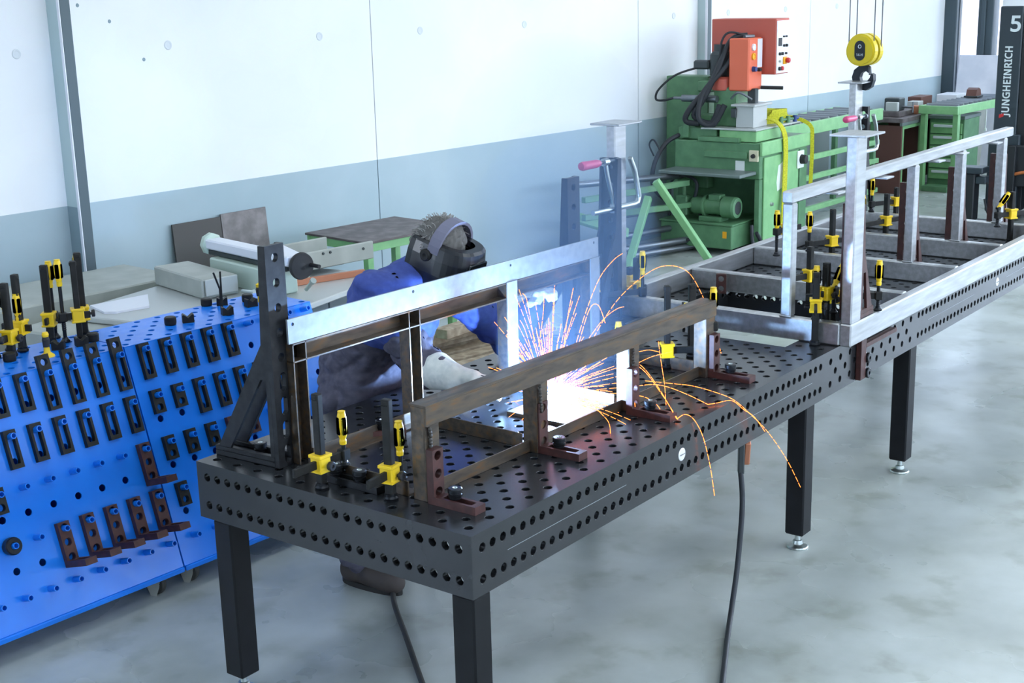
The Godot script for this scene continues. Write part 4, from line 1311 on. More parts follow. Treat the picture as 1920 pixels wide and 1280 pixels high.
	for i in 420:
		var d := Vector3(rng.randfn(), rng.randfn(), rng.randfn()).normalized()
		if d.dot(fu) < -0.25 or d.dot(ff) > 0.55:
			continue
		var a := hc + fu * 0.03 - ff * 0.012 + d * 0.093
		var e := (d * 0.8 + Vector3(rng.randfn(), rng.randfn(), rng.randfn()) * 0.35 - ff * 0.2 + Vector3.UP * 0.2).normalized()
		st.tube([a, a + e * 0.014, a + (e + Vector3(0, -0.25, 0)) * 0.03], 0.0016, 3)
	part(o, "hair_strands", st, "hair")
	# head band of the helmet over the hair
	var hb := []
	for i in 13:
		var a := deg_to_rad(-95.0 + 190.0 * i / 12.0)
		hb.append(hc + ff * 0.035 + fu * (0.028 + cos(a) * 0.105) + fr * sin(a) * 0.112)
	var bg := G.new()
	for i in hb.size() - 1:
		var c0: Vector3 = hb[i]
		var c1: Vector3 = hb[i + 1]
		var n0: Vector3 = (c0 - hc - ff * 0.035).normalized()
		var n1: Vector3 = (c1 - hc - ff * 0.035).normalized()
		for s in [-1.0, 1.0]:
			bg.poly([c0 + n0 * s * 0.006 - ff * 0.024, c1 + n1 * s * 0.006 - ff * 0.024, c1 + n1 * s * 0.006 + ff * 0.024, c0 + n0 * s * 0.006 + ff * 0.024], n0 * s)
			bg.poly([c0 - n0 * 0.006 + ff * 0.024 * s, c1 - n1 * 0.006 + ff * 0.024 * s, c1 + n1 * 0.006 + ff * 0.024 * s, c0 + n0 * 0.006 + ff * 0.024 * s], ff * s)
	part(o, "head_band", bg, "band_grey")
	# helmet: curved shield in front of the face, open at the back
	var hg := G.new()
	var lv := [[0.055, 0.93], [0.045, 1.0], [0.0, 1.05], [-0.06, 1.06], [-0.11, 1.02], [-0.16, 0.9], [-0.19, 0.72]]
	var pos := func(i: int, j: int, th: float) -> Vector3:
		var a := deg_to_rad(-112.0 + 224.0 * j / 24.0)
		var q: float = lv[i][1]
		var cx := signf(sin(a)) * pow(absf(sin(a)), 0.75) * (0.112 * q + th)
		var cz := signf(cos(a)) * pow(absf(cos(a)), 0.6) * (0.158 * q + th)
		return hc + ff * (cz + 0.012) + fr * cx + fu * (lv[i][0] as float)
	var ctr := hc
	for i in lv.size() - 1:
		for j in 24:
			for th in [0.0, -0.004]:
				var p0: Vector3 = pos.call(i, j, th)
				var p1: Vector3 = pos.call(i, j + 1, th)
				var p2: Vector3 = pos.call(i + 1, j + 1, th)
				var p3: Vector3 = pos.call(i + 1, j, th)
				var mid := (p0 + p1 + p2 + p3) / 4.0
				hg.poly([p0, p1, p2, p3], (mid - ctr).slide(fu) if th == 0.0 else (ctr - mid).slide(fu))
	for j in 24:
		hg.poly([pos.call(0, j, 0.0), pos.call(0, j + 1, 0.0), pos.call(0, j + 1, -0.03), pos.call(0, j, -0.03)], fu)
	var hl := part(o, "helmet", hg, "helmet", "glossy dark welding helmet")
	part(hl, "filter_lens", G.new().at(hc + ff * 0.176 - fu * 0.03, Basis(fr, fu, -ff)).box(Vector3.ZERO, Vector3(0.11, 0.09, 0.012), 0.004), "lens")
	for s in [-1.0, 1.0]:
		part(hl, "pivot_knob", G.new().at(hc + fr * s * 0.112 + ff * 0.01 + fu * 0.005, Basis(ff, fr * s, ff.cross(fr * s))).lathe([Vector2(0, 0), Vector2(0.024, 0), Vector2(0.024, 0.012), Vector2(0.018, 0.018), Vector2(0.008, 0.018), Vector2(0, 0.014)], 18), "tool_black")
	# torch held in the right glove
	var to := thing("welding_torch", "black welding torch in the welder's glove pointing at the arc", "torch")
	part(to, "neck", G.new().tube([rh + gd * 0.06 + Vector3(-0.03, 0.02, -0.06), rh + gd * 0.075, Vector3(1.04, 0.985, -0.66), Vector3(1.065, 1.0, -0.61), Vector3(1.08, 0.99, -0.575)], 0.011, 10), "hose")
	part(to, "nozzle", G.new().cyl(Vector3(1.079, 0.993, -0.578), Vector3(1.09, 0.957, -0.545), 0.0105, 12, 0.009), "copper")
	part(to, "cable", G.new().tube([rh + gd * 0.06 + Vector3(-0.03, 0.02, -0.06), Vector3(1.0, 0.93, -0.73), Vector3(0.98, 0.88, -0.85), Vector3(1.05, 0.862, -0.98), Vector3(1.2, 0.862, -1.1), Vector3(1.24, 0.8, -1.235), Vector3(1.25, 0.4, -1.26), Vector3(1.3, 0.02, -1.3)], 0.009, 8), "hose")

# ---------------------------------------------------------------- green band saw and its roller track
func saw() -> void:
	var o := thing("cutting_saw", "green metal-cutting saw with orange head and control box against the wall", "saw", Vector3(8.14, 0, -3.26))
	# cabinet: walls round an open motor bay that faces -x
	part(o, "cabinet", G.new().span(Vector3(0.42, 0.06, -0.9), Vector3(0.95, 0.98, 0.0), 0.008).span(Vector3(0.0, 0.66, -0.87), Vector3(0.42, 0.98, -0.0), 0.008).span(Vector3(0.0, 0.06, -0.05), Vector3(0.42, 0.66, 0.0), 0.004).span(Vector3(0.03, 0.06, -0.9), Vector3(0.42, 0.66, -0.85), 0.004), "green")
	part(o, "plinth", G.new().span(Vector3(0.02, 0.0005, -0.88), Vector3(0.94, 0.06, -0.02), 0.004), "dark_metal")
	part(o, "door", G.new().span(Vector3(0.06, 0.1, 0.0005), Vector3(0.74, 0.85, 0.016), 0.004), "light_green")
	part(o, "door", G.new().span(Vector3(0.78, 0.1, 0.0005), Vector3(0.93, 0.85, 0.012), 0.004), "green")
	part(o, "ledge", G.new().span(Vector3(-0.01, 0.87, 0.0005), Vector3(0.96, 0.99, 0.03), 0.006), "light_green")
	part(o, "tall_panel", G.new().span(Vector3(0.3, 0.5, -1.14), Vector3(0.52, 1.53, -0.69), 0.008), "green")
	part(o, "shelf", G.new().span(Vector3(-0.31, 0.705, -0.86), Vector3(-0.001, 0.735, -0.03), 0.006), "shelf_steel", "grey steel shelf")
	part(o, "shelf_bracket", G.new().span(Vector3(-0.02, 0.98, -0.62), Vector3(0.12, 1.02, -0.2), 0.004).span(Vector3(-0.025, 0.84, -0.55), Vector3(-0.0005, 0.9, -0.12), 0.004), "green")
	part(o, "oil_tank", G.new().span(Vector3(-0.26, 0.06, -0.86), Vector3(0.4, 0.27, -0.13), 0.008), "green")
	part(o, "tank_lid", G.new().span(Vector3(-0.27, 0.27, -0.87), Vector3(0.41, 0.285, -0.12), 0.003), "green")
	part(o, "warning_label", G.new().span(Vector3(-0.263, 0.16, -0.22), Vector3(-0.2602, 0.22, -0.18)), "amber")
	var mo := G.new().at(Vector3(-0.12, 0.415, -0.3), turn_x(PI / 2))
	mo.lathe([Vector2(0, -0.3), Vector2(0.07, -0.3), Vector2(0.08, -0.28), Vector2(0.08, -0.17), Vector2(0.1, -0.17), Vector2(0.1, -0.15), Vector2(0.075, -0.15), Vector2(0.075, 0.0), Vector2(0.098, 0.02), Vector2(0.098, 0.13), Vector2(0.09, 0.15), Vector2(0.06, 0.155), Vector2(0.06, 0.15), Vector2(0, 0.15)], 24)
	mo.at(Vector3(-0.12, 0.3, -0.38)).span(Vector3(-0.08, -0.0145, -0.12), Vector3(0.08, 0.03, 0.1), 0.005).span(Vector3(-0.05, 0.17, -0.04), Vector3(0.05, 0.225, 0.08), 0.006)
	var mt := part(o, "motor", mo, "green")
	part(mt, "fan_grille", G.new().at(Vector3(-0.12, 0.415, -0.148), turn_x(PI / 2)).lathe([Vector2(0, 0.0), Vector2(0.058, 0.0), Vector2(0.058, 0.004), Vector2(0, 0.006)], 20), "dark_metal")
	part(o, "pump", G.new().span(Vector3(-0.19, 0.32, -0.75), Vector3(-0.07, 0.5, -0.63), 0.01).cyl(Vector3(-0.13, 0.5, -0.69), Vector3(-0.13, 0.58, -0.69), 0.02), "green")
	for p in [[Vector3(-0.13, 0.42, -0.6), Vector3(-0.15, 0.62, -0.55), Vector3(-0.15, 0.68, -0.7), Vector3(-0.15, 0.6, -0.82), Vector3(-0.14, 0.3, -0.84)], [Vector3(-0.1, 0.4, -0.55), Vector3(-0.17, 0.2, -0.5), Vector3(-0.27, 0.12, -0.56), Vector3(-0.28, 0.1, -0.72)]]:
		part(o, "hose", G.new().tube(curve(p, 24), 0.016, 8), "hose")
	part(o, "hose", G.new().tube(curve([Vector3(0.1, 1.03, -0.83), Vector3(-0.05, 0.95, -0.93), Vector3(-0.15, 0.75, -1.0), Vector3(-0.18, 0.55, -0.98), Vector3(-0.1, 0.4, -0.85)], 24), 0.022, 8), "hose")
	part(o, "loop_cable", G.new().tube(curve([Vector3(-0.1, 0.86, -0.95), Vector3(-0.12, 0.98, -1.02), Vector3(-0.1, 0.93, -1.08), Vector3(-0.1, 0.83, -1.03)], 16), 0.008, 6), "hose")
	part(o, "switch_box", G.new().span(Vector3(-0.02, 0.82, -0.1), Vector3(-0.0005, 0.92, -0.01), 0.004), "cream")
	part(o, "switch_knob", G.new().at(Vector3(-0.02, 0.87, -0.055), turn_z(PI / 2)).lathe([Vector2(0, 0), Vector2(0.02, 0), Vector2(0.018, 0.02), Vector2(0, 0.022)], 14), "grip_black")
	part(o, "plate", G.new().span(Vector3(-0.004, 0.72, -0.24), Vector3(-0.0002, 0.82, -0.15)), "sticker")
	part(o, "sticker", G.new().prism([Vector2(0.3, 0.6), Vector2(0.33, 0.75), Vector2(0.48, 0.8), Vector2(0.5, 0.7), Vector2(0.44, 0.55), Vector2(0.32, 0.52)], 0.0162, 0.0172), "sticker")
	part(o, "main_switch", G.new().span(Vector3(0.7, 0.68, 0.0165), Vector3(0.83, 0.84, 0.03), 0.004), "sticker")
	part(o, "main_switch_knob", G.new().at(Vector3(0.775, 0.76, 0.03), turn_x(PI / 2)).lathe([Vector2(0, 0), Vector2(0.045, 0), Vector2(0.04, 0.05), Vector2(0, 0.055)], 16), "grip_black")
	part(o, "lock", G.new().at(Vector3(0.2, 0.42, 0.016), turn_x(PI / 2)).lathe([Vector2(0, 0), Vector2(0.02, 0), Vector2(0.015, 0.02), Vector2(0, 0.02)], 12), "zinc")
	part(o, "coil_bundle", G.new().tube(curve([Vector3(-0.06, 0.26, -0.04), Vector3(-0.1, 0.1, 0.0), Vector3(-0.05, 0.03, 0.05), Vector3(-0.02, 0.12, 0.03), Vector3(-0.08, 0.2, 0.02)], 20), 0.018, 6), "hose")
	# table, vice and saw head
	part(o, "saw_table", G.new().span(Vector3(0.02, 0.985, -0.42), Vector3(0.5, 1.085, -0.05), 0.006), "light_green")
	part(o, "table_plate", G.new().span(Vector3(0.0, 1.085, -0.6), Vector3(0.9, 1.1, -0.04), 0.003), "cast_top")
	part(o, "slide", G.new().span(Vector3(0.05, 0.985, -0.86), Vector3(0.3, 1.09, -0.46), 0.006).span(Vector3(0.1, 1.09, -0.72), Vector3(0.3, 1.2, -0.56), 0.006).span(Vector3(0.02, 1.0, -0.8), Vector3(0.05, 1.12, -0.74), 0.004), "green")
	part(o, "column", G.new().span(Vector3(0.16, 1.1, -0.56), Vector3(0.4, 1.45, -0.32), 0.01).span(Vector3(0.2, 1.4, -0.75), Vector3(0.45, 1.5, -0.4), 0.01), "green")
	part(o, "turret", G.new().at(Vector3(0.22, 1.42, -0.5)).lathe([Vector2(0, 0), Vector2(0.09, 0), Vector2(0.095, 0.01), Vector2(0.095, 0.1), Vector2(0.07, 0.12), Vector2(0, 0.12)], 20), "rust_orange")
	part(o, "gearbox", G.new().span(Vector3(0.2, 1.52, -0.64), Vector3(0.42, 1.76, -0.42), 0.03).cyl(Vector3(0.3, 1.7, -0.56), Vector3(0.3, 1.82, -0.56), 0.07).span(Vector3(0.2, 1.6, -0.8), Vector3(0.32, 1.68, -0.64), 0.015), "dark_metal")
	part(o, "vice", G.new().span(Vector3(0.1, 1.1, -0.3), Vector3(0.36, 1.3, -0.12), 0.006).span(Vector3(0.06, 1.29, -0.33), Vector3(0.4, 1.31, -0.09), 0.004), "cast_top")
	part(o, "vice_jaw", G.new().span(Vector3(0.08, 1.19, -0.34), Vector3(0.2, 1.27, -0.29), 0.004), "dark_metal")
	part(o, "blade_guard", G.new().span(Vector3(0.2, 1.3, -0.24), Vector3(0.26, 1.44, -0.16), 0.004), "dark_metal")
	part(o, "cylinder", G.new().cyl(Vector3(0.12, 1.345, -0.86), Vector3(0.12, 1.345, -0.5), 0.032, 16).cyl(Vector3(0.12, 1.345, -0.95), Vector3(0.12, 1.345, -0.86), 0.014, 10), "shaft")
	part(o, "lever", G.new().tube(curve([Vector3(0.05, 1.36, -0.32), Vector3(0.0, 1.42, -0.22), Vector3(0.02, 1.36, -0.1)], 10), 0.01, 6), "shaft")
	var hd := part(o, "head_box", G.new().span(Vector3(0.14, 1.42, -0.4), Vector3(0.4, 1.88, -0.2), 0.012), "orange")
	part(hd, "front_sheet", G.new().span(Vector3(0.3, 1.62, -0.1995), Vector3(0.39, 1.87, -0.197)), "panel_white")
	for q in [[0.22, 1.8], [0.22, 1.72]]:
		part(hd, "gauge", G.new().at(Vector3(q[0], q[1], -0.2), turn_x(PI / 2)).lathe([Vector2(0, 0.008), Vector2(0.02, 0.008), Vector2(0.022, 0.014), Vector2(0.03, 0.014), Vector2(0.032, 0.0)], 18), "panel_white" if q[1] > 1.75 else "amber")
	part(hd, "selector_knob", G.new().at(Vector3(0.22, 1.61, -0.2), turn_x(PI / 2)).lathe([Vector2(0, 0), Vector2(0.025, 0), Vector2(0.022, 0.035), Vector2(0, 0.035)], 14), "blue_knob")
	part(hd, "push_button", G.new().at(Vector3(0.32, 1.6, -0.2), turn_x(PI / 2)).lathe([Vector2(0, 0), Vector2(0.018, 0), Vector2(0.016, 0.03), Vector2(0, 0.03)], 14), "grip_black")
	part(hd, "grip_bar", G.new().cyl(Vector3(0.36, 1.44, -0.19), Vector3(0.42, 1.435, -0.0), 0.016), "grip_black")
	var cb := part(o, "control_box", G.new().span(Vector3(0.42, 1.55, -0.73), Vector3(0.68, 2.04, -0.08), 0.006), "rust_orange", "red-brown control cabinet")
	part(cb, "control_panel", G.new().span(Vector3(0.43, 1.56, -0.0798), Vector3(0.67, 2.02, -0.074), 0.001), "panel_white", "white panel with switches")
	part(cb, "display", G.new().span(Vector3(0.46, 1.8, -0.074), Vector3(0.52, 1.87, -0.068)), "ink")
	for q in [[0.55, 1.88, 0.008, "ink"], [0.6, 1.88, 0.008, "ink"], [0.56, 1.8, 0.012, "ink"], [0.61, 1.8, 0.014, "ink"], [0.48, 1.73, 0.014, "ink"], [0.53, 1.73, 0.014, "ink"], [0.6, 1.73, 0.01, "ink"], [0.48, 1.665, 0.01, "machine_grey"], [0.48, 1.6, 0.018, "ink"], [0.53, 1.6, 0.02, "red"]]:
		part(cb, "switch", G.new().at(Vector3(q[0], q[1], -0.0745), turn_x(PI / 2)).lathe([Vector2(0, 0), Vector2(q[2], 0), Vector2(q[2] * 0.9, 0.018), Vector2(0, 0.02)], 12), q[3])
	part(cb, "stop_plate", G.new().span(Vector3(0.55, 1.635, -0.074), Vector3(0.62, 1.7, -0.06), 0.004), "amber")
	part(cb, "stop_button", G.new().at(Vector3(0.595, 1.668, -0.06), turn_x(PI / 2)).lathe([Vector2(0, 0), Vector2(0.02, 0), Vector2(0.026, 0.02), Vector2(0.02, 0.034), Vector2(0, 0.036)], 16), "red")
	for p in [[Vector3(0.3, 1.9, -0.3), Vector3(0.22, 1.86, -0.42), Vector3(0.12, 1.6, -0.5), Vector3(0.05, 1.35, -0.6), Vector3(0.02, 1.2, -0.68), Vector3(0.05, 1.14, -0.52), Vector3(0.06, 1.3, -0.44)], [Vector3(0.25, 1.75, -0.52), Vector3(0.1, 1.5, -0.55), Vector3(0.0, 1.25, -0.72), Vector3(0.0, 1.15, -0.75), Vector3(0.02, 1.13, -0.62)], [Vector3(0.28, 1.8, -0.35), Vector3(0.14, 1.6, -0.46), Vector3(0.04, 1.4, -0.6), Vector3(0.0, 1.18, -0.62), Vector3(0.04, 1.12, -0.5), Vector3(0.08, 1.3, -0.4)]]:
		part(o, "hose", G.new().tube(curve(p, 40), 0.026, 8), "hose")
	for p in [[Vector3(0.3, 1.89, -0.28), Vector3(0.2, 1.93, -0.42), Vector3(0.16, 1.86, -0.48), Vector3(0.16, 1.7, -0.5)], [Vector3(0.25, 1.62, -0.75), Vector3(0.15, 1.55, -0.95), Vector3(0.1, 1.42, -1.1), Vector3(0.1, 1.33, -1.13), Vector3(0.1, 1.32, -1.05), Vector3(0.12, 1.345, -0.95)]]:
		part(o, "cable", G.new().tube(curve(p, 30), 0.011, 6), "hose")
	part(o, "cable_plug", G.new().cyl(Vector3(0.24, 1.89, -0.3), Vector3(0.34, 1.89, -0.26), 0.018), "shaft")
	for q in [[0.6, 1.13, -0.1], [0.7, 1.12, -0.08], [0.8, 1.12, -0.06]]:
		part(o, "valve", G.new().cyl(Vector3(q[0], 1.1, q[2]), Vector3(q[0], 1.16, q[2]), 0.02).cyl(Vector3(q[0], 1.13, q[2]), Vector3(q[0] + 0.08, 1.13, q[2] + 0.01), 0.012), "blue_knob" if q[0] > 0.75 else "green")
	# yellow lifting sling thrown over the saw
	var s := thing("lifting_sling", "yellow lifting sling draped over the corner of the green saw", "sling", Vector3(8.14, 0, -3.26))
	part(s, "band", ribbon(curve([Vector3(0.42, 1.14, -0.3), Vector3(0.38, 1.16, -0.14), Vector3(0.37, 1.13, -0.02), Vector3(0.38, 1.04, 0.042), Vector3(0.4, 0.9, 0.05), Vector3(0.41, 0.7, 0.045), Vector3(0.38, 0.45, 0.055), Vector3(0.36, 0.2, 0.06)], 40), Vector3(1, 0, 0.1), 0.07), "sling")
	part(s, "band", ribbon(curve([Vector3(0.45, 1.12, -0.28), Vector3(0.6, 1.16, -0.22), Vector3(0.8, 1.14, -0.1), Vector3(0.93, 1.06, 0.03), Vector3(0.96, 0.9, 0.045), Vector3(0.96, 0.5, 0.04)], 40), Vector3(0.5, 0.2, 0.8), 0.035), "sling")
	for k in 6:
		part(s, "coil", ribbon(curve([Vector3(0.3 + k * 0.02, 1.115 + k * 0.018, -0.28), Vector3(0.45, 1.13 + k * 0.02, -0.36 + k * 0.02), Vector3(0.86, 1.12 + k * 0.014, -0.2 - k * 0.02), Vector3(0.7, 1.12 + k * 0.018, -0.1), Vector3(0.4, 1.12 + k * 0.02, -0.2 + k * 0.02)], 40), Vector3(0.3, 1, 0.2), 0.035), "sling")
	# infeed rollers on a green trestle
	var t := thing("infeed_trestle", "light green slanting trestle with steel rollers in front of the saw", "trestle", Vector3.ZERO)
	var bar := func(a: Vector3, b: Vector3, w: float, m: String, called: String) -> void:
		var d := b - a
		var y := d.normalized()
		var x := y.cross(Vector3(0.3, 0, 0.95)).normalized()
		part(t, called, G.new().at((a + b) / 2, Basis(x, y, x.cross(y))).box(Vector3.ZERO, Vector3(w, d.length(), w), 0.004), m)
	bar.call(Vector3(7.2, 0.74, -3.76), Vector3(7.5, 0.0305, -3.4), 0.06, "light_green", "leg")
	bar.call(Vector3(7.18, 0.6, -3.82), Vector3(6.86, 0.0305, -3.83), 0.06, "light_green", "leg")
	bar.call(Vector3(6.55, 0.5, -4.2), Vector3(7.25, 0.25, -4.1), 0.08, "light_green", "brace")
	bar.call(Vector3(6.6, 0.63, -4.1), Vector3(7.9, 0.63, -3.85), 0.05, "green", "rail")
	bar.call(Vector3(6.6, 0.48, -4.1), Vector3(8.0, 0.42, -3.85), 0.05, "green", "rail")
	for y in [0.72, 0.4, 0.2, 0.1, 0.03]:
		part(t, "roller", G.new().cyl(Vector3(6.6, y + 0.02, -4.28), Vector3(8.05, y * 0.9 + 0.02, -4.0 + (0.2 if y < 0.15 else 0.0)), 0.03, 12), "shaft")
	# outfeed roller track towards the benches
	var r := thing("roller_track", "long green roller track leading from the saw to the benches", "roller track", Vector3(9.2, 0, -3.62), deg_to_rad(-2.0))
	for z in [0.0, -0.5]:
		part(r, "side_rail", G.new().span(Vector3(0, 0.88, z - 0.025), Vector3(2.3, 1.0, z + 0.025), 0.004), "light_green")
	for k in 11:
		part(r, "roller", G.new().cyl(Vector3(0.12 + k * 0.2, 0.985, -0.47), Vector3(0.12 + k * 0.2, 0.985, -0.03), 0.028, 10), "shaft")
	for x in [0.5, 2.15]:
		for z in [-0.05, -0.5]:
			part(r, "leg", G.new().span(Vector3(x, 0.0005, z), Vector3(x + 0.06, 0.88, z + 0.05), 0.004), "green")
	for y in [0.62, 0.42, 0.1]:
		part(r, "tie_bar", G.new().span(Vector3(0.1, y, -0.03), Vector3(2.25, y + 0.05, 0.02), 0.004), "light_green")
	part(r, "cover_sheet", G.new().span(Vector3(0.6, 0.16, -0.46), Vector3(2.0, 0.82, -0.45)), "shelf_steel")


func curve(p: Array, n: int) -> Array:
	var r := []
	var m := p.size() - 1
	for i in n + 1:
		var t := minf(float(i) / n * m, m - 0.0001)
		var k := int(t)
		var a: Vector3 = p[maxi(k - 1, 0)]
		var b: Vector3 = p[k]
		var c: Vector3 = p[mini(k + 1, m)]
		var d: Vector3 = p[mini(k + 2, m)]
		r.append(b.cubic_interpolate(c, a, d, t - k))
	return r


func ribbon(p: Array, side: Vector3, w: float) -> G:
	var g := G.new()
	for i in p.size() - 1:
		var d: Vector3 = p[i + 1] - p[i]
		var s := (side - d.normalized() * side.dot(d.normalized())).normalized() * w / 2
		var n := s.cross(d).normalized() * 0.004
		for k in [-1.0, 1.0]:
			g.poly([p[i] - s + n * k, p[i] + s + n * k, p[i + 1] + s + n * k, p[i + 1] - s + n * k], n * k)
			g.poly([p[i] + s * k - n, p[i + 1] + s * k - n, p[i + 1] + s * k + n, p[i] + s * k + n], s * k)
	return g


# ---------------------------------------------------------------- machines left of the welder
func left_machines() -> void:
	# panel saw: green base with yellow line, dark panels, pale table carrying a head with beam and tray
	var o := thing("panel_saw", "pale grey panel saw with green base standing behind the welder", "saw", Vector3(1.76, 0, -2.72), deg_to_rad(10.4))
	var inv := o.transform.affine_inverse()
	part(o, "base", G.new().span(Vector3(-0.02, 0.0005, -0.75), Vector3(1.15, 0.63, -0.03), 0.01), "sea_green")
	part(o, "stripe", G.new().span(Vector3(-0.02, 0.592, -0.0295), Vector3(1.15, 0.605, -0.027)), "lemon")
	part(o, "skirt", G.new().span(Vector3(-0.03, 0.632, -0.76), Vector3(1.16, 0.65, -0.01), 0.003), "cast_top")
	for x in [-0.02, 0.565]:
		part(o, "dark_panel", G.new().span(Vector3(x, 0.652, -0.7), Vector3(x + 0.575, 0.755, -0.02), 0.003), "machine_dark")
	part(o, "table", G.new().span(Vector3(-0.3, 0.757, -1.1), Vector3(1.18, 0.79, 0.0), 0.006), "cast_top")
	part(o, "clamp_knob", G.new().at(Vector3(0.93, 0.71, -0.02), turn_x(PI / 2)).lathe([Vector2(0, 0), Vector2(0.022, 0), Vector2(0.02, 0.03), Vector2(0, 0.03)], 14), "tool_black")
	part(o, "cabinet", G.new().span(Vector3(-0.55, 0.0005, -1.2), Vector3(-0.05, 0.755, -0.2), 0.01), "machine_grey")
	# head, given in room coordinates and turned into the saw's own
	var bx := func(called: String, a: Vector3, b: Vector3, y0: float, y1: float, w: float, mt: String) -> void:
		var d := b - a
		d.y = 0
		var ez := d.normalized()
		var t := Transform3D(Basis(Vector3.UP.cross(ez), Vector3.UP, ez), Vector3(a.x, 0, a.z))
		part(o, called, G.new().span(Vector3(-w / 2, y0, 0), Vector3(w / 2, y1, d.length()), 0.008), mt).transform = inv * t
	var b0 := Vector3(2.325, 0, -3.79)
	var b1 := Vector3(2.18, 0, -2.95)
	bx.call("beam", b0, b1, 0.965, 1.02, 0.1, "panel_white")
	bx.call("beam_rail", b0, b1.lerp(b0, 0.05), 0.93, 0.964, 0.07, "dark_metal")
	bx.call("casting", b0.lerp(b1, 0.12), b1.lerp(b0, 0.12), 0.792, 0.929, 0.16, "machine_green")
	bx.call("beam_foot", Vector3(2.1, 0, -3.88), Vector3(1.98, 0, -3.33), 0.792, 0.9, 0.22, "machine_grey")
	bx.call("end_plate", Vector3(1.98, 0, -3.325), Vector3(1.978, 0, -3.313), 0.81, 0.9, 0.2, "cast_top")
	bx.call("tray_side", Vector3(2.5, 0, -3.3), Vector3(3.07, 0, -3.215), 0.83, 0.935, 0.02, "machine_grey")
	bx.call("tray_side", Vector3(2.6, 0, -3.6), Vector3(3.03, 0, -3.56), 0.83, 0.935, 0.02, "machine_grey")
	bx.call("tray_end", Vector3(2.5, 0, -3.31), Vector3(2.57, 0, -3.6), 0.83, 0.93, 0.02, "machine_grey")
	bx.call("tray_floor", Vector3(2.54, 0, -3.45), Vector3(2.9, 0, -3.4), 0.82, 0.832, 0.26, "dark_metal")
	bx.call("slide_plate", Vector3(2.47, 0, -3.3), Vector3(2.62, 0, -3.62), 0.937, 0.945, 0.14, "panel_white")
	bx.call("housing", Vector3(2.3, 0, -3.3), Vector3(2.52, 0, -3.32), 0.792, 0.9, 0.24, "machine_green")
	var be := (b1 - b0).normalized()
	var wb := Basis(Vector3.UP.cross(be), be, Vector3.UP.cross(be).cross(be))
	part(o, "beam_cap", G.new().lathe([Vector2(0, -0.02), Vector2(0.06, -0.02), Vector2(0.066, -0.01), Vector2(0.066, 0.02), Vector2(0.055, 0.03), Vector2(0, 0.03)], 8), "machine_green").transform = inv * Transform3D(wb, b0 + Vector3(0, 0.985, 0))
	var wz := part(o, "hand_wheel", G.new().lathe([Vector2(0, -0.02), Vector2(0.02, -0.02), Vector2(0.025, 0.0), Vector2(0.052, 0.0), Vector2(0.055, -0.012), Vector2(0.07, -0.014), Vector2(0.075, 0.0), Vector2(0.07, 0.016), Vector2(0.056, 0.016), Vector2(0.02, 0.018), Vector2(0, 0.022)], 24), "grip_black", "black hand wheel")
	wz.transform = inv * Transform3D(wb, b1 + be * 0.03 + Vector3(0.02, 0.965, 0))
	part(wz, "crank", G.new().cyl(Vector3(0.05, 0.01, 0.0), Vector3(0.055, 0.09, 0.0), 0.011), "grip_black")
	for q in [Vector3(2.58, 0.905, -3.277), Vector3(2.7, 0.915, -3.26), Vector3(2.75, 0.915, -3.252), Vector3(2.99, 0.9, -3.216)]:
		part(o, "screw", G.new().at(Vector3.ZERO, turn_x(PI / 2)).lathe([Vector2(0, 0), Vector2(0.009, 0), Vector2(0.007, 0.006), Vector2(0, 0.007)], 10), "dark_metal").transform = inv * Transform3D(turn_y(-0.15), q)
	for q in [[Vector3(2.02, 0.83, -3.2), Vector3(1.99, 0.84, -3.08)], [Vector3(2.26, 0.82, -2.96), Vector3(2.25, 0.87, -2.9)]]:
		var lv := part(o, "lever", G.new().cyl(q[0], q[1], 0.012).cyl(q[1], q[1] + (q[1] - q[0]) * 0.2, 0.018), "zinc")
		lv.transform = inv
	var ch := part(o, "chute", G.new().at(Vector3(0, 0.79, 0), Basis(Vector3.RIGHT, Vector3(0, 0, 1), Vector3(0, -1, 0))).prism([Vector2(1.44, -3.75), Vector2(1.38, -3.55), Vector2(1.42, -3.5), Vector2(1.6, -3.46), Vector2(1.78, -3.7)], -0.012, -0.0005), "panel_white")
	ch.transform = inv
	solo("copper_bar", G.new().span(Vector3(-0.24, 0, -0.012), Vector3(0.24, 0.035, 0.012), 0.002), "copper", "copper-coloured flat bar lying on the panel saw table", "bar", Vector3(2.58, 0.7905, -3.12), deg_to_rad(-18))
	solo("wall_cabinet", G.new().span(Vector3(-0.75, 0.0005, -0.3), Vector3(0.55, 0.785, 0.3), 0.008), "machine_grey", "low grey-beige cabinet against the wall behind the blue trolleys", "cabinet", Vector3(1.75, 0, -4.35), deg_to_rad(-4.2))
	# sheets leaning on the wall
	var wx := func(s: float) -> Vector3: return Vector3(8, 0, -4.5) + Vector3(cos(atan(0.0734)), 0, sin(atan(0.0734))) * s
	for q in [["leaning_sheet", -5.11, -4.72, 0.92, "dark_sheet", "dark sheet leaning on the wall beside the grey sanding machine"], ["leaning_sheet", -4.715, -4.33, 0.935, "brown_sheet", "brown-grey mottled sheet leaning on the wall behind the sanding machine"]]:
		var sh := solo(q[0], G.new().span(Vector3(q[1], 0.0, 0.0), Vector3(q[2], q[3], 0.012), 0.001), q[4], q[5], "sheet", Vector3(8, 0.002, -4.5) + Vector3(-sin(atan(0.0734)), 0, cos(atan(0.0734))) * 0.09)
		sh.rotation = Vector3(deg_to_rad(-4.5), -atan(0.0734), 0)
	# green steel table by the wall
	var t := thing("steel_table", "green-legged steel table with dark worn top by the wall", "table", Vector3(3.98, 0, -3.98), deg_to_rad(-6))
	part(t, "table_top", G.new().span(Vector3(-0.4, 0.785, -0.33), Vector3(0.42, 0.8, 0.31), 0.002), "bench_top")
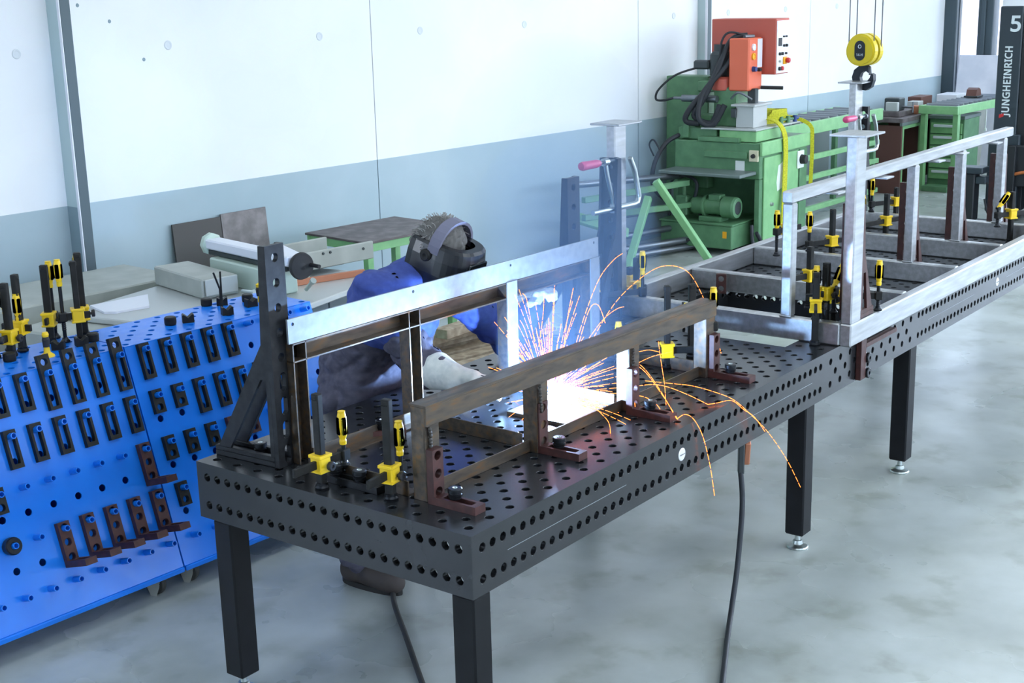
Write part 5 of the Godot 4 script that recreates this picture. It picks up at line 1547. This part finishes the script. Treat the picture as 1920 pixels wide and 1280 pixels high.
	part(t, "apron", G.new().span(Vector3(-0.39, 0.73, 0.27), Vector3(0.41, 0.784, 0.3), 0.002).span(Vector3(-0.39, 0.73, -0.32), Vector3(0.41, 0.784, -0.29), 0.002).span(Vector3(-0.39, 0.73, -0.29), Vector3(-0.36, 0.784, 0.27), 0.002).span(Vector3(0.38, 0.73, -0.29), Vector3(0.41, 0.784, 0.27), 0.002), "light_green")
	for x in [-0.385, 0.355]:
		for z in [-0.315, 0.245]:
			part(t, "leg", G.new().span(Vector3(x, 0.0005, z), Vector3(x + 0.05, 0.73, z + 0.05), 0.003), "light_green")
	# pallet with timber seen through the frame
	var p := thing("pallet", "pale wooden pallet on the floor behind the welder", "pallet", Vector3(3.95, 0, -3.05), deg_to_rad(-12))
	for k in 7:
		part(p, "deck_board", G.new().span(Vector3(-0.55, 0.125, -0.5 + k * 0.15), Vector3(0.55, 0.147, -0.4 + k * 0.15), 0.002), "wood")
	for x in [-0.5, -0.05, 0.4]:
		part(p, "bearer", G.new().span(Vector3(x, 0.103, -0.5), Vector3(x + 0.1, 0.1245, 0.5), 0.002), "wood")
		for z in [-0.48, -0.06, 0.36]:
			part(p, "block", G.new().span(Vector3(x, 0.0005, z), Vector3(x + 0.1, 0.1025, z + 0.12), 0.002), "wood")
	for k in 3:
		solo("timber", G.new().span(Vector3(-0.5, 0, -0.05), Vector3(0.5, 0.06, 0.05), 0.003), "wood", ["lowest", "middle", "topmost"][k] + " weathered timber stacked on the wooden pallet", "timber", Vector3(3.9 + k * 0.03, 0.1475 + k * 0.0605, -3.2 + 0.08 * k), deg_to_rad(-12 + 6 * k), "timbers on the pallet")


# ---------------------------------------------------------------- benches, board and forklift at the far end
func far_corner() -> void:
	var b := thing("work_bench", "brown-sided workbench with green steel frame at the far wall", "bench", Vector3(12.0, 0, -3.5))
	part(b, "bench_top", G.new().span(Vector3(-0.06, 0.8, -0.45), Vector3(1.7, 0.85, 0.03), 0.004), "bench_top")
	part(b, "edge_strip", G.new().span(Vector3(-0.06, 0.765, 0.0), Vector3(1.7, 0.8, 0.03), 0.003), "shelf_steel")
	part(b, "side_board", G.new().span(Vector3(0, 0.0005, -0.42), Vector3(0.03, 0.765, 0.0), 0.003), "brown_board")
	part(b, "side_board", G.new().span(Vector3(0.62, 0.0005, -0.42), Vector3(0.65, 0.765, 0.0), 0.003), "brown_board")
	part(b, "front_board", G.new().span(Vector3(0.66, 0.12, -0.03), Vector3(1.55, 0.765, 0.0), 0.003), "brown_board")
	part(b, "frame", G.new().span(Vector3(0.03, 0.0005, -0.03), Vector3(0.07, 0.765, 0.004), 0.003).span(Vector3(0.58, 0.0005, -0.03), Vector3(0.62, 0.765, 0.004), 0.003).span(Vector3(0.07, 0.72, -0.03), Vector3(0.58, 0.765, 0.004), 0.003), "light_green")
	part(b, "inside", G.new().span(Vector3(0.03, 0.05, -0.4), Vector3(0.6, 0.06, -0.04)).span(Vector3(0.03, 0.05, -0.42), Vector3(0.6, 0.75, -0.4)), "green")
	var v := thing("vice", "dark grey machine vice on the far workbench", "vice", Vector3(12.2, 0.8505, -3.68))
	part(v, "base", G.new().span(Vector3(-0.12, 0, -0.12), Vector3(0.3, 0.06, 0.12), 0.006), "bench_top")
	part(v, "body", G.new().span(Vector3(-0.04, 0.06, -0.1), Vector3(0.12, 0.2, 0.08), 0.01), "dark_metal")
	part(v, "jaw", G.new().span(Vector3(-0.1, 0.06, -0.06), Vector3(-0.045, 0.16, 0.08), 0.006), "cast_top")
	part(v, "screw", G.new().cyl(Vector3(0.05, 0.1, 0.08), Vector3(0.05, 0.1, 0.2), 0.012).cyl(Vector3(0.05, 0.04, 0.2), Vector3(0.05, 0.16, 0.2), 0.008), "shaft")
	for q in [["workpiece_block", 12.55, -3.56, 0.09, "copper", "small copper-coloured block on the far workbench"], ["workpiece_block", 12.68, -3.62, 0.13, "cast_top", "pale metal block beside the copper-coloured one"], ["cardboard_box", 12.95, -3.7, 0.16, "brown_board", "brown box standing on the far workbench"]]:
		solo(q[0], G.new().span(Vector3(-q[3] * 0.6, 0, -q[3] * 0.5), Vector3(q[3] * (1.6 if q[3] > 0.15 else 0.6), q[3], q[3] * 0.5), 0.004), q[4], q[5], "box" if q[0] == "cardboard_box" else "block", Vector3(q[1], 0.8505, q[2]))
	# green drawer unit under the second roller table
	var d := thing("drawer_unit", "green drawer cabinet with white handles under the roller table", "drawer cabinet", Vector3(12.66, 0, -3.43))
	part(d, "carcass", G.new().span(Vector3(0, 0.0005, 0.0), Vector3(0.5, 0.79, 0.4), 0.005), "green")
	part(d, "lid", G.new().span(Vector3(-0.02, 0.7905, -0.01), Vector3(0.52, 0.83, 0.41), 0.004), "shelf_steel")
	for k in 5:
		var y := 0.63 - k * 0.13
		var dr := part(d, "drawer", G.new().span(Vector3(-0.02, y, 0.02), Vector3(-0.0005, y + 0.115, 0.38), 0.003), "light_green")
		part(dr, "handle", G.new().span(Vector3(-0.045, y + 0.07, 0.06), Vector3(-0.0205, y + 0.1, 0.35), 0.004), "panel_white")
	var r := thing("roller_table", "light green roller table with dark rollers by the leaning board", "roller table", Vector3(12.42, 0, -3.44), deg_to_rad(-4))
	for z in [0.0, 0.42]:
		part(r, "side_rail", G.new().span(Vector3(0, 0.87, z - 0.02), Vector3(1.6, 0.96, z + 0.02), 0.003), "light_green")
	part(r, "end_rail", G.new().span(Vector3(-0.04, 0.87, -0.02), Vector3(-0.0005, 0.96, 0.44), 0.003), "light_green")
	for k in 12:
		part(r, "roller", G.new().cyl(Vector3(0.08 + k * 0.13, 0.955, 0.025), Vector3(0.08 + k * 0.13, 0.955, 0.395), 0.025, 10), "shaft")
	for q in [[0.02, 0.0], [0.02, 0.38], [1.2, 0.38], [1.2, 0.0]]:
		part(r, "leg", G.new().span(Vector3(q[0], 0.0005, q[1] - 0.02), Vector3(q[0] + 0.07, 0.87, q[1] + 0.04), 0.003), "light_green")
	part(r, "foot_rail", G.new().span(Vector3(-0.05, 0.001, 0.06), Vector3(0.15, 0.06, 0.36), 0.003), "green")
	part(r, "pull_cord", G.new().cyl(Vector3(0.7, 0.65, 0.46), Vector3(0.7, 0.87, 0.46), 0.006).cyl(Vector3(0.7, 0.63, 0.46), Vector3(0.7, 0.66, 0.46), 0.014), "sticker")
	var st := thing("stop_motor", "small dark clamp motor sitting on the roller table", "motor", Vector3(13.4, 0.981, -3.2))
	part(st, "foot", G.new().span(Vector3(-0.1, 0, -0.08), Vector3(0.1, 0.02, 0.08), 0.003), "dark_metal")
	part(st, "housing", G.new().at(Vector3(0, 0.02, 0)).prism([Vector2(-0.09, 0), Vector2(-0.06, 0.07), Vector2(0, 0.09), Vector2(0.06, 0.07), Vector2(0.09, 0)], -0.06, 0.06), "brown_board")
	var bw := thing("leaning_board", "large pale grey board leaning in front of the far window", "board", Vector3(14.2, 0.002, -3.05))
	part(bw, "sheet", G.new().at(Vector3.ZERO, turn_z(deg_to_rad(-12))).span(Vector3(-0.01, 0, -0.72), Vector3(0.01, 1.43, 0.5), 0.002), "board")
	part(bw, "sheet", G.new().at(Vector3(0.05, 0, 0.03), turn_z(deg_to_rad(-12))).span(Vector3(-0.01, 0, -0.62), Vector3(0.01, 1.4, 0.5), 0.002), "board")
	solo("white_box", G.new().span(Vector3(0, 0, 0), Vector3(0.35, 0.12, 0.25), 0.006), "panel_white", "flat white box on the bench by the far window", "box", Vector3(13.78, 0.8505, -3.78))
	solo("side_cupboard", G.new().span(Vector3(0, 0.0005, -0.3), Vector3(0.7, 0.85, 0.2), 0.006), "machine_grey", "low grey cupboard standing under the far window", "cupboard", Vector3(13.72, 0, -3.55))
	# building outside the window
	var u := thing("outside_building", "pale reddish building seen blurred through the far window", "building", Vector3(30, 0, -9))
	part(u, "wall", G.new().span(Vector3(0, 0, -6), Vector3(4, 3.0, 8)), "outside")
	for k in 6:
		part(u, "cladding_strip", G.new().span(Vector3(-0.06, 0.2, -5 + k * 2.0), Vector3(-0.001, 2.8, -4.4 + k * 2.0)), "outside_pink")
	# forklift: mast with lettering, carriage, forks
	var f := thing("forklift", "dark grey forklift with number 5 and white lettering on its mast", "forklift", Vector3(10.9, 0, -1.55))
	part(f, "mast_column", G.new().span(Vector3(0, 0.08, -0.58), Vector3(0.14, 2.07, -0.36), 0.008), "truck_grey")
	part(f, "mast_column", G.new().span(Vector3(0, 0.08, 0.36), Vector3(0.14, 2.07, 0.58), 0.008), "truck_grey")
	part(f, "mast_rail", G.new().span(Vector3(0.02, 0.1, -0.36), Vector3(0.12, 2.0, -0.27), 0.004), "truck_black")
	part(f, "cross_head", G.new().span(Vector3(0.03, 1.55, -0.36), Vector3(0.12, 1.7, 0.36), 0.006).span(Vector3(0.03, 1.95, -0.36), Vector3(0.12, 2.05, 0.36), 0.006), "truck_grey")
	part(f, "chassis", G.new().span(Vector3(0.15, 0.1, -0.5), Vector3(1.6, 1.0, 0.5), 0.03), "truck_grey")
	part(f, "carriage", G.new().span(Vector3(-0.1, 0.35, -0.5), Vector3(-0.005, 0.75, 0.5), 0.01), "truck_black")
	part(f, "lower_cover", G.new().span(Vector3(-0.06, 0.08, -0.6), Vector3(-0.001, 0.85, -0.3), 0.01), "truck_grey")
	for z in [-0.4, 0.3]:
		part(f, "fork", G.new().span(Vector3(-0.16, 0.05, z), Vector3(-0.105, 0.75, z + 0.1), 0.004).span(Vector3(-1.0, 0.05, z), Vector3(-0.16, 0.09, z + 0.1), 0.004), "truck_black")
	for z in [-0.45, 0.45]:
		part(f, "wheel", G.new().at(Vector3(0.35, 0.1705, z), turn_x(PI / 2)).lathe([Vector2(0, -0.07), Vector2(0.12, -0.07), Vector2(0.17, -0.06), Vector2(0.17, 0.06), Vector2(0.12, 0.07), Vector2(0, 0.07)], 20), "rubber")
	var fb := Basis(Vector3(0, 0, 1), Vector3.UP, Vector3(-1, 0, 0))
	words(f, "5", 0.2, 0.004, "letter_white", Transform3D(fb, Vector3(-0.003, 1.9, -0.43)), 700)
	words(f, "JUNGHEINRICH", 0.095, 0.004, "letter_white", Transform3D(fb * turn_z(PI / 2), Vector3(-0.003, 1.36, -0.47)), 700)
	part(f, "logo_mark", G.new().at(Vector3(-0.003, 1.0, -0.53), fb).prism([Vector2(0, 0), Vector2(0.045, 0.02), Vector2(0.045, 0.05), Vector2(0.0, 0.035)], 0.0, 0.004), "red", "small red logo mark")
	part(f, "hose", G.new().tube(curve([Vector3(-0.1, 0.35, 0.2), Vector3(-0.15, 0.5, -0.1), Vector3(-0.12, 0.46, -0.35), Vector3(-0.08, 0.35, -0.5)], 24), 0.016, 8), "hose_orange")
	# pedestrian stacker with hoses in front of the forklift
	var s := thing("lift_pedestal", "black lifting pedestal with hoses standing before the forklift", "lift", Vector3(10.55, 0, -2.2))
	part(s, "column", G.new().span(Vector3(-0.08, 0.03, -0.14), Vector3(0.08, 0.5, 0.06), 0.01), "truck_black")
	part(s, "head", G.new().span(Vector3(-0.1, 0.5, -0.14), Vector3(0.1, 0.56, 0.14), 0.008).span(Vector3(-0.06, 0.4, 0.06), Vector3(0.06, 0.47, 0.16), 0.006), "truck_grey")
	part(s, "foot", G.new().span(Vector3(-0.14, 0.0005, -0.18), Vector3(0.14, 0.03, 0.22), 0.004), "truck_black")
	for k in 3:
		part(s, "hose", G.new().tube(curve([Vector3(-0.02, 0.42, 0.12), Vector3(-0.03 * k, 0.36, 0.24 + 0.02 * k), Vector3(-0.02, 0.2, 0.25 + 0.02 * k), Vector3(-0.02, 0.1, 0.2), Vector3(0.0, 0.25, 0.14)], 20), 0.01, 6), "hose")
	part(s, "valve", G.new().cyl(Vector3(0, 0.47, 0.2), Vector3(0, 0.55, 0.2), 0.018).cyl(Vector3(0, 0.55, 0.2), Vector3(0, 0.58, 0.2), 0.025), "red")


func hoist() -> void:
	var c := Vector3(5.36, 1.945, -1.14)
	var b := turn_y(-0.25) * turn_y(-PI / 2)
	var o := thing("crane_hook", "yellow crane hook block hanging on wire ropes above the tall post", "crane hook", c, -PI / 2 - 0.12)
	# sheave housing: two yellow shells, thick in local z
	var g := G.new()
	var ring := []
	for k in 32:
		var a := TAU * k / 32.0
		ring.append(Vector2(cos(a) * 0.1, sin(a) * 0.098 - 0.004 * cos(2 * a)))
	var inner := []
	for p in ring:
		inner.append(p * 0.88)
	for z in [[0.012, 0.05], [-0.05, -0.012]]:
		g.prism(ring, z[0], z[1])
	g.prism(inner, 0.05, 0.058)
	g.prism(inner, -0.058, -0.05)
	part(o, "sheave_housing", g, "hoist_yellow")
	var ov := []
	for k in 24:
		var a := TAU * k / 24.0
		ov.append(Vector2(cos(a) * 0.036, sin(a) * 0.036 + (0.024 if sin(a) > 0 else -0.024)))
	var pl := part(o, "rating_plate", G.new().prism(ov, 0.0582, 0.062), "hook_black")
	words(pl, "14-H", 0.022, 0.001, "letter_white", Transform3D(Basis(), Vector3(0, -0.025, 0.0626)))
	part(pl, "emblem", G.new().at(Vector3(0, 0.025, 0.0621), turn_x(PI / 2)).lathe([Vector2(0.008, 0), Vector2(0.012, 0.001), Vector2(0.012, 0)], 16), "letter_white")
	part(o, "sheave", G.new().at(Vector3.ZERO, turn_x(PI / 2)).lathe([Vector2(0, -0.011), Vector2(0.085, -0.011), Vector2(0.078, 0), Vector2(0.085, 0.011), Vector2(0, 0.011)], 24), "dark_metal")
	var hk := [Vector2(-0.02, -0.09), Vector2(0.02, -0.09), Vector2(0.04, -0.1), Vector2(0.045, -0.14), Vector2(0.026, -0.128), Vector2(0.005, -0.128), Vector2(-0.012, -0.14), Vector2(-0.02, -0.165), Vector2(-0.012, -0.19), Vector2(0.008, -0.2), Vector2(0.03, -0.19), Vector2(0.05, -0.165), Vector2(0.058, -0.138), Vector2(0.074, -0.145), Vector2(0.076, -0.18), Vector2(0.062, -0.222), Vector2(0.025, -0.244), Vector2(-0.025, -0.24), Vector2(-0.062, -0.21), Vector2(-0.074, -0.165), Vector2(-0.06, -0.12)]
	part(o, "hook", G.new().prism(hk, -0.016, 0.016), "hook_black")
	part(o, "safety_latch", G.new().span(Vector3(0.036, -0.15, -0.006), Vector3(0.046, -0.1, 0.006), 0.002), "dark_metal")
	for x in [[-0.094, 0.03], [-0.078, -0.03], [0.078, 0.03], [0.094, -0.03]]:
		part(o, "wire_rope", G.new().cyl(Vector3(x[0], 0.0, x[1]), Vector3(x[0] * 1.05, ROOF - c.y + 0.012, x[1]), 0.0035, 8), "wire")
	bar_clamp("silver bent-bar clamp with pink handle gripping the dark perforated square", Vector3(2.475, 1.59, -1.13), deg_to_rad(-4), 1.12)
	bar_clamp("silver bent-bar clamp with pale handle on the post under the hook", Vector3(5.24, 1.55, -1.09), deg_to_rad(-4), 1.1)


func cables() -> void:
	var e := thing("earth_clamp", "brass earth clamp hanging under the table edge on its cable", "earth clamp", Vector3(1.69, 0.648, -0.02))
	part(e, "jaw", G.new().at(Vector3(0, 0, 0), turn_y(0.6) * turn_z(0.05)).span(Vector3(-0.017, -0.125, -0.012), Vector3(0.017, 0.0, 0.012), 0.004), "dark_metal")
	part(e, "lever", G.new().at(Vector3(0.03, 0, 0.012), turn_y(0.6) * turn_z(0.38)).span(Vector3(-0.014, -0.11, -0.012), Vector3(0.014, 0.0, 0.012), 0.004), "copper")
	var p := curve([Vector3(1.688, 0.53, -0.02), Vector3(1.668, 0.4, 0.0), Vector3(1.6, 0.19, 0.02), Vector3(1.5, 0.05, 0.05), Vector3(1.36, 0.012, 0.11), Vector3(1.04, 0.012, 0.263), Vector3(0.5, 0.012, 0.52), Vector3(-0.4, 0.012, 0.9)], 70)
	solo("earth_cable", G.new().tube(p, 0.011, 8), "hose", "black cable hanging from the earth clamp down across the floor", "cable")
	var q := curve([Vector3(1.05, 0.012, -1.3), Vector3(0.86, 0.012, -1.12), Vector3(0.66, 0.012, -0.88), Vector3(0.438, 0.012, -0.614), Vector3(0.1, 0.012, -0.2), Vector3(-0.6, 0.012, 0.5)], 60)
	solo("floor_cable", G.new().tube(q, 0.011, 8), "rubber", "dark cable running over the floor under the table from the welder's boot", "cable")


# ---------------------------------------------------------------- arc, sparks, smoke
func welding() -> void:
	var a := Vector3(1.1, 0.906, -0.505)
	var o := thing("welding_arc", "blinding white welding arc inside the rusty frame", "welding arc", a)
	part(o, "arc_light", G.new().lathe([Vector2(0, -0.012), Vector2(0.009, -0.008), Vector2(0.012, 0), Vector2(0.009, 0.008), Vector2(0, 0.012)], 14), "arc_glow")
	var l := OmniLight3D.new()
	l.name = "arc_omni"
	l.light_color = Color(0.62, 0.79, 1.0)
	l.light_energy = 3.4
	l.light_size = 0.02
	l.omni_range = 40.0
	l.omni_attenuation = 2.0
	l.shadow_enabled = true
	o.add_child(l)
	# sparks: glowing drops flying on ballistic paths
	var g := G.new()
	var r := RandomNumberGenerator.new()
	r.seed = 11
	var fly := func(p: Vector3, v: Vector3, t0: float, t1: float, rad: float) -> void:
		var t := t0
		while t < t1:
			var e := t + r.randf_range(0.006, 0.012)
			var pts := []
			for k in 3:
				var s := lerpf(t, e, k / 2.0)
				pts.append(p + v * s + Vector3(0, -4.905 * s * s, 0))
			g.tube(pts, rad, 3)
			t = e + r.randf_range(0.001, 0.003)
	for i in 230:
		var d := Vector3(r.randfn(0.55, 0.5), r.randfn(0.35, 0.45), r.randfn(0.1, 0.6)).normalized()
		var s := r.randf_range(1.0, 4.0)
		var t := r.randf_range(0.01, 0.05)
		fly.call(a, d * s, t, t + r.randf_range(0.02, 0.06), 0.0009)
	for i in 40:
		var d := Vector3(r.randfn(0.1, 0.35), 1.0, r.randfn(-0.3, 0.3)).normalized()
		fly.call(a, d * r.randf_range(2.0, 4.2), 0.03, r.randf_range(0.06, 0.13), 0.0009)
	var paths := [
		[[1.347, 0.907, -0.330], [1.400, 0.919, -0.260], [1.412, 0.919, -0.191], [1.452, 0.888, -0.121], [1.476, 0.856, -0.051]],
		[[1.476, 0.856, -0.051], [1.502, 0.856, -0.034], [1.565, 0.856, 0.002], [1.663, 0.796, 0.000], [1.716, 0.754, 0.020], [1.769, 0.684, 0.040]],
		[[1.486, 0.902, -0.330], [1.579, 0.879, -0.250], [1.563, 0.888, -0.170], [1.574, 0.877, -0.090], [1.575, 0.858, 0.002], [1.667, 0.779, 0.030], [1.778, 0.679, 0.050], [1.903, 0.536, 0.070], [1.995, 0.394, 0.090]],
		[[1.354, 1.032, -0.330], [1.328, 1.004, -0.239], [1.291, 0.945, -0.148], [1.260, 0.856, -0.057]],
		[[1.410, 0.988, -0.330], [1.344, 0.980, -0.237], [1.309, 0.917, -0.145], [1.259, 0.856, -0.052]],
		[[1.260, 0.856, -0.057], [1.263, 0.878, -0.026], [1.273, 0.863, 0.005], [1.322, 0.788, 0.015], [1.360, 0.668, 0.025], [1.390, 0.535, 0.030]],
		[[1.500, 1.062, -0.280], [1.465, 0.991, -0.246], [1.432, 0.921, -0.212], [1.387, 0.856, -0.178]],
		[[1.305, 0.897, -0.300], [1.328, 0.893, -0.239], [1.315, 0.879, -0.178], [1.270, 0.856, -0.117]],
		[[1.313, 0.970, -0.300], [1.288, 0.921, -0.260], [1.243, 0.856, -0.221]],
		[[1.540, 0.994, -0.400], [1.611, 0.988, -0.390], [1.675, 0.966, -0.380]],
		[[1.548, 0.949, -0.400], [1.672, 0.945, -0.410], [1.840, 0.925, -0.420]],
		[[1.282, 0.976, -0.500], [1.363, 1.109, -0.467], [1.463, 1.218, -0.435], [1.604, 1.290, -0.402], [1.710, 1.310, -0.370], [1.820, 1.268, -0.337], [1.892, 1.149, -0.305], [1.925, 1.014, -0.272], [1.921, 0.925, -0.240]],
		[[1.277, 1.037, -0.520], [1.400, 1.176, -0.540], [1.524, 1.277, -0.560], [1.650, 1.321, -0.580], [1.748, 1.330, -0.600]],
		[[1.368, 1.059, -0.520], [1.470, 1.123, -0.513], [1.555, 1.149, -0.507], [1.602, 1.151, -0.500]],
		[[1.284, 1.070, -0.500], [1.334, 1.196, -0.483], [1.371, 1.207, -0.467], [1.392, 1.136, -0.450]],
		[[1.080, 1.078, -0.550], [1.118, 1.185, -0.600], [1.162, 1.252, -0.650], [1.206, 1.258, -0.700]],
		[[1.097, 1.095, -0.550], [1.176, 1.196, -0.585], [1.233, 1.262, -0.620]],
		[[1.182, 1.096, -0.550], [1.227, 1.207, -0.575], [1.275, 1.287, -0.600]],
		[[1.261, 1.079, -0.550], [1.324, 1.166, -0.575], [1.398, 1.254, -0.600]],
		[[1.013, 1.053, -0.550], [1.033, 1.122, -0.600], [1.068, 1.149, -0.650], [1.100, 1.119, -0.700]],
		[[1.062, 1.062, -0.550], [1.084, 1.152, -0.600], [1.119, 1.179, -0.650]],
		[[1.254, 0.860, -0.350], [1.076, 0.917, -0.290], [1.070, 0.869, -0.229], [0.995, 0.856, -0.169]]]
	for w in paths:
		var q := []
		for e in w:
			q.append(Vector3(e[0], e[1], e[2]))
		q = curve(q, 16 * q.size())
		var run := []
		var far := 0.0
		var gap := 0.0
		for k in q.size():
			if k > 0:
				var d: float = (q[k] - q[k - 1]).length()
				far += d
			if far < gap:
				continue
			run.append(q[k])
			if run.size() > 1 and far > gap + 0.03:
				g.tube(run, 0.0011, 3)
				run = []
				gap = far + 0.003
		if run.size() > 1:
			g.tube(run, 0.0011, 3)
	var sp := solo("welding_sparks", g, "spark_glow", "orange sparks flying out of the welding arc", "sparks")
	sp.set_meta("kind", "stuff")
	# welding smoke drifting up beside the arc
	for q in [[Vector3(1.34, 1.06, -0.6), Vector3(0.6, 0.65, 0.5), 0.16], [Vector3(1.68, 1.3, -0.85), Vector3(0.85, 1.1, 0.8), 0.34], [Vector3(1.85, 1.6, -1.0), Vector3(1.1, 1.2, 0.8), 0.2]]:
		var f := FogVolume.new()
		f.name = numbered("welding_smoke")
		f.shape = RenderingServer.FOG_VOLUME_SHAPE_ELLIPSOID
		f.size = q[1]
		f.position = q[0]
		var fm := FogMaterial.new()
		fm.density = q[2]
		fm.albedo = Color(0.66, 0.82, 1.0)
		f.material = fm
		add_child(f, true)
		tag(f, "thin bluish welding smoke rising from the arc", "smoke", "welding smoke")
		f.set_meta("kind", "stuff")
